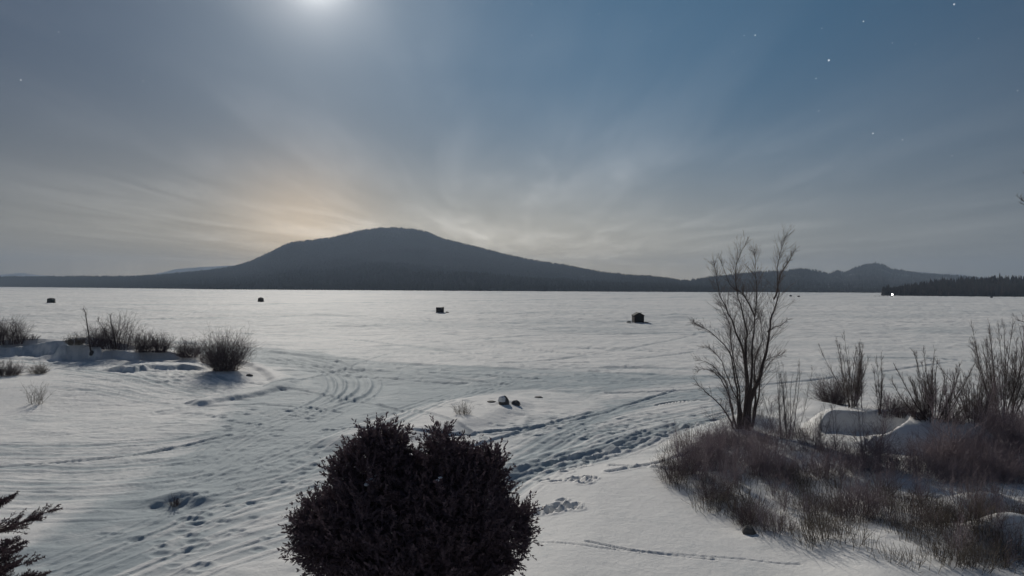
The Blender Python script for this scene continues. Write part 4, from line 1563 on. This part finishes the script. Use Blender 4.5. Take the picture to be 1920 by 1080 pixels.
def hut(px, py, wpx, hpx, label):
    p_ = at(px, py)
    s_ = p_.y / F
    w, h = wpx * s_, hpx * s_
    t_ = thing('ice_hut', label, 'ice hut', p_, .04, group='ice fishing shelters out on the lake')
    wall_h = h * .72
    d = w * 1.15
    import bmesh
    bm = bmesh.new()
    outl = [(-w / 2, .12), (w / 2, .12), (w / 2, wall_h), (0, h - .06), (-w / 2, wall_h)]
    fr = [bm.verts.new((x, -d / 2, z)) for x, z in outl]
    bk = [bm.verts.new((x, d / 2, z)) for x, z in outl]
    bm.faces.new(fr)
    bm.faces.new(bk[::-1])
    for i in range(5):
        bm.faces.new((fr[i], bk[i], bk[(i + 1) % 5], fr[(i + 1) % 5]))
    me_ = bpy.data.meshes.new('wall')
    bm.to_mesh(me_)
    bm.free()
    link('wall', me_, M_BOARD, t_)
    for sx in (-1, 1):
        ang = math.atan2(h - .06 - wall_h, w / 2)
        L = (w / 2) / math.cos(ang) + .16
        o = box('roof', (0, L, -d / 2 - .12, d / 2 + .12, 0.004, .06), M_ROOF, t_)
        o.location = (0, 0, h - .06)
        o.rotation_euler = (0, ang, 0) if sx > 0 else (0, ang, math.pi)
    box('door', (-.32, .32, -d / 2 - .04, -d / 2 - .003, .16, wall_h - .08), M_ROOF, t_)
    box('door_handle', (.22, .27, -d / 2 - .08, -d / 2 - .043, .85, .95), M_PIPE, t_)
    box('window', (w / 2 + .003, w / 2 + .03, -.25, .25, wall_h * .5, wall_h * .8), M_WIN, t_)
    box('gable_vent', (-.12, .12, -d / 2 - .03, -d / 2 - .003, wall_h + .05, wall_h + .22), M_PIPE, t_)
    for sx in (-1, 1):
        box('skid', (sx * w * .4 - .06, sx * w * .4 + .06, -d / 2 - .2, d / 2 + .2, 0, .117), M_BOARD, t_)
    pz = np.array([(w * .30, -.2, wall_h + .08), (w * .30, -.2, h + .02)])
    link('stovepipe', shrub_mesh('stovepipe', [(pz, np.array([.06, .06]))], M_PIPE, 8), parent=t_)
    o = box('pipe_cap', (w * .30 - .09, w * .30 + .09, -.29, -.11, h + .022, h + .06), M_PIPE, t_)
    ring = [Vector((math.cos(a_) * w * .62, math.sin(a_) * d * .58, -.02)) for a_ in np.linspace(0, 6.1, 24)]
    link('banked_snow', blob('banked_snow', ring, w * .11, 8, M_CAP, .55), parent=t_)
    return t_


hut(1196, 605, 18, 19.5, 'black gabled ice hut with a stovepipe, nearest on the lake')


def gear(px, py, w, hh, lab, seed, nm='gear_sled', cat='sled'):
    """a low sled: tub, runners, a covered load and a tow bar"""
    p_ = at(px, py)
    s_ = p_.y / F
    w, hh = w * s_, hh * s_
    t_ = thing(nm, lab, cat, p_, 0.05, group='sleds parked beside the ice shelters')
    box('tub', (-w / 2, w / 2, -.3, .3, .06, .06 + hh * .5), M_GEAR, t_, .03)
    for sy in (-.22, .22):
        box('runner', (-w * .52, w * .52, sy - .03, sy + .03, 0, .057), M_PIPE, t_)
    o = link('load', rock_mesh('load', w * .3, .26, hh * .6, seed, M_TENTK, sub=3), parent=t_)
    o.location = (-w * .1, 0, .06 + hh * .5)
    link('tow_bar', shrub_mesh('tow_bar', [(np.array([(w * .5, 0, .12), (w * .7, 0, .2), (w * .9, 0, .1)]), np.array([.02, .02, .02]))], M_PIPE, 5), parent=t_)


gear(838.5, 586.3, 6, 1.8, 'dark sled just right of the black box shelter', 2)
gear(1181, 604.5, 12, 1.8, 'low dark sled left of the gabled ice hut', 3)
gear(1211, 605.2, 9, 1.5, 'low dark sled right of the gabled ice hut', 4)
gear(495.6, 567, 2.4, 1.0, 'tiny dark sled at the right corner of the brown dome shelter', 6)


def far_shelter(px, py, wpx, hpx, label, rz):
    p_ = at(px, py)
    s_ = p_.y / F
    w, h = wpx * s_, hpx * s_
    t_ = thing('ice_shelter', label, 'ice shelter', p_, rz, group='ice fishing shelters out on the lake')
    for k in range(4):
        panel(.15, w * .93, h * .85, .15, 'wall', M_TENTK, t_, k * math.pi / 2, w * .465, 4)
    v_ = [(-w * .4, -w * .4, h * .85), (w * .4, -w * .4, h * .85), (w * .4, w * .4, h * .85), (-w * .4, w * .4, h * .85), (0, 0, h)]
    link('roof', np_mesh('roof', v_, [(0, 1, 4), (1, 2, 4), (2, 3, 4), (3, 0, 4)], False, M_TENTK), parent=t_)


far_shelter(1482.5, 555.8, 3.4, 3.0, 'tiny far shelter, left one of the pair behind the tallest tree', .3)
far_shelter(1497.5, 557, 3.8, 3.0, 'tiny far shelter, right one of the pair behind the tallest tree', .1)
far_shelter(1859, 558.6, 3.0, 3.4, 'tiny far shelter off the wooded point near the right edge', .2)

# dock and lit lamp at the end of the wooded point
M_DOCK = material('weathered_planks', (0.07, 0.065, 0.06), .85, (.11, .10, .095), 3)
p_ = at(1657, 556.0)
dock = thing('dock', 'low dark dock frozen in at the tip of the wooded point', 'dock', p_, 0.03)
box('deck', (-11, 9, -1, 1, .55, .72), M_DOCK, dock)
for k in range(5):
    box('post', (-10 + k * 4.5, -9.7 + k * 4.5, -1.2, -1.003, -.2, 1.0), M_DOCK, dock)
M_LAMP = material('lit_lamp', (0.9, 0.9, 0.9), .5, emission=(1, .98, .95), strength=14)
p_ = at(1673, 557.2)
lamp = thing('yard_lamp', 'bright white lit lamp at the tip of the wooded point', 'lamp', p_)
link('post', shrub_mesh('post', [(np.array([(0, 0, -.2), (0, 0, 1.6)]), np.array([.25, .2]))], M_BOARD, 6), parent=lamp)
link('bulb', blob('bulb', [Vector((0, 0, 2.6))], .68, 1, M_LAMP, 1.3), parent=lamp)
box('lamp_hood', (-.5, .5, -.1, 1.0, 3.85, 4.0), M_BOARD, lamp)

# ------------------------------------------------------------------ cold haze over the lake
hz = bpy.data.materials.new('haze')
hz.use_nodes = True
nt = hz.node_tree
nt.nodes.clear()
pv = nt.nodes.new('ShaderNodeVolumePrincipled')
pv.inputs['Color'].default_value = (0.62, 0.78, 1.0, 1)
pv.inputs['Density'].default_value = 0.00018
pv.inputs['Anisotropy'].default_value = 0.0
mo = nt.nodes.new('ShaderNodeOutputMaterial')
nt.links.new(pv.outputs[0], mo.inputs['Volume'])
import bmesh
bm = bmesh.new()
box_bm(bm, -9800, 9800, -3400, 9400, -1.5, 440)
me = bpy.data.meshes.new('haze')
bm.to_mesh(me)
bm.free()
link('haze', me, hz, kind='stuff')
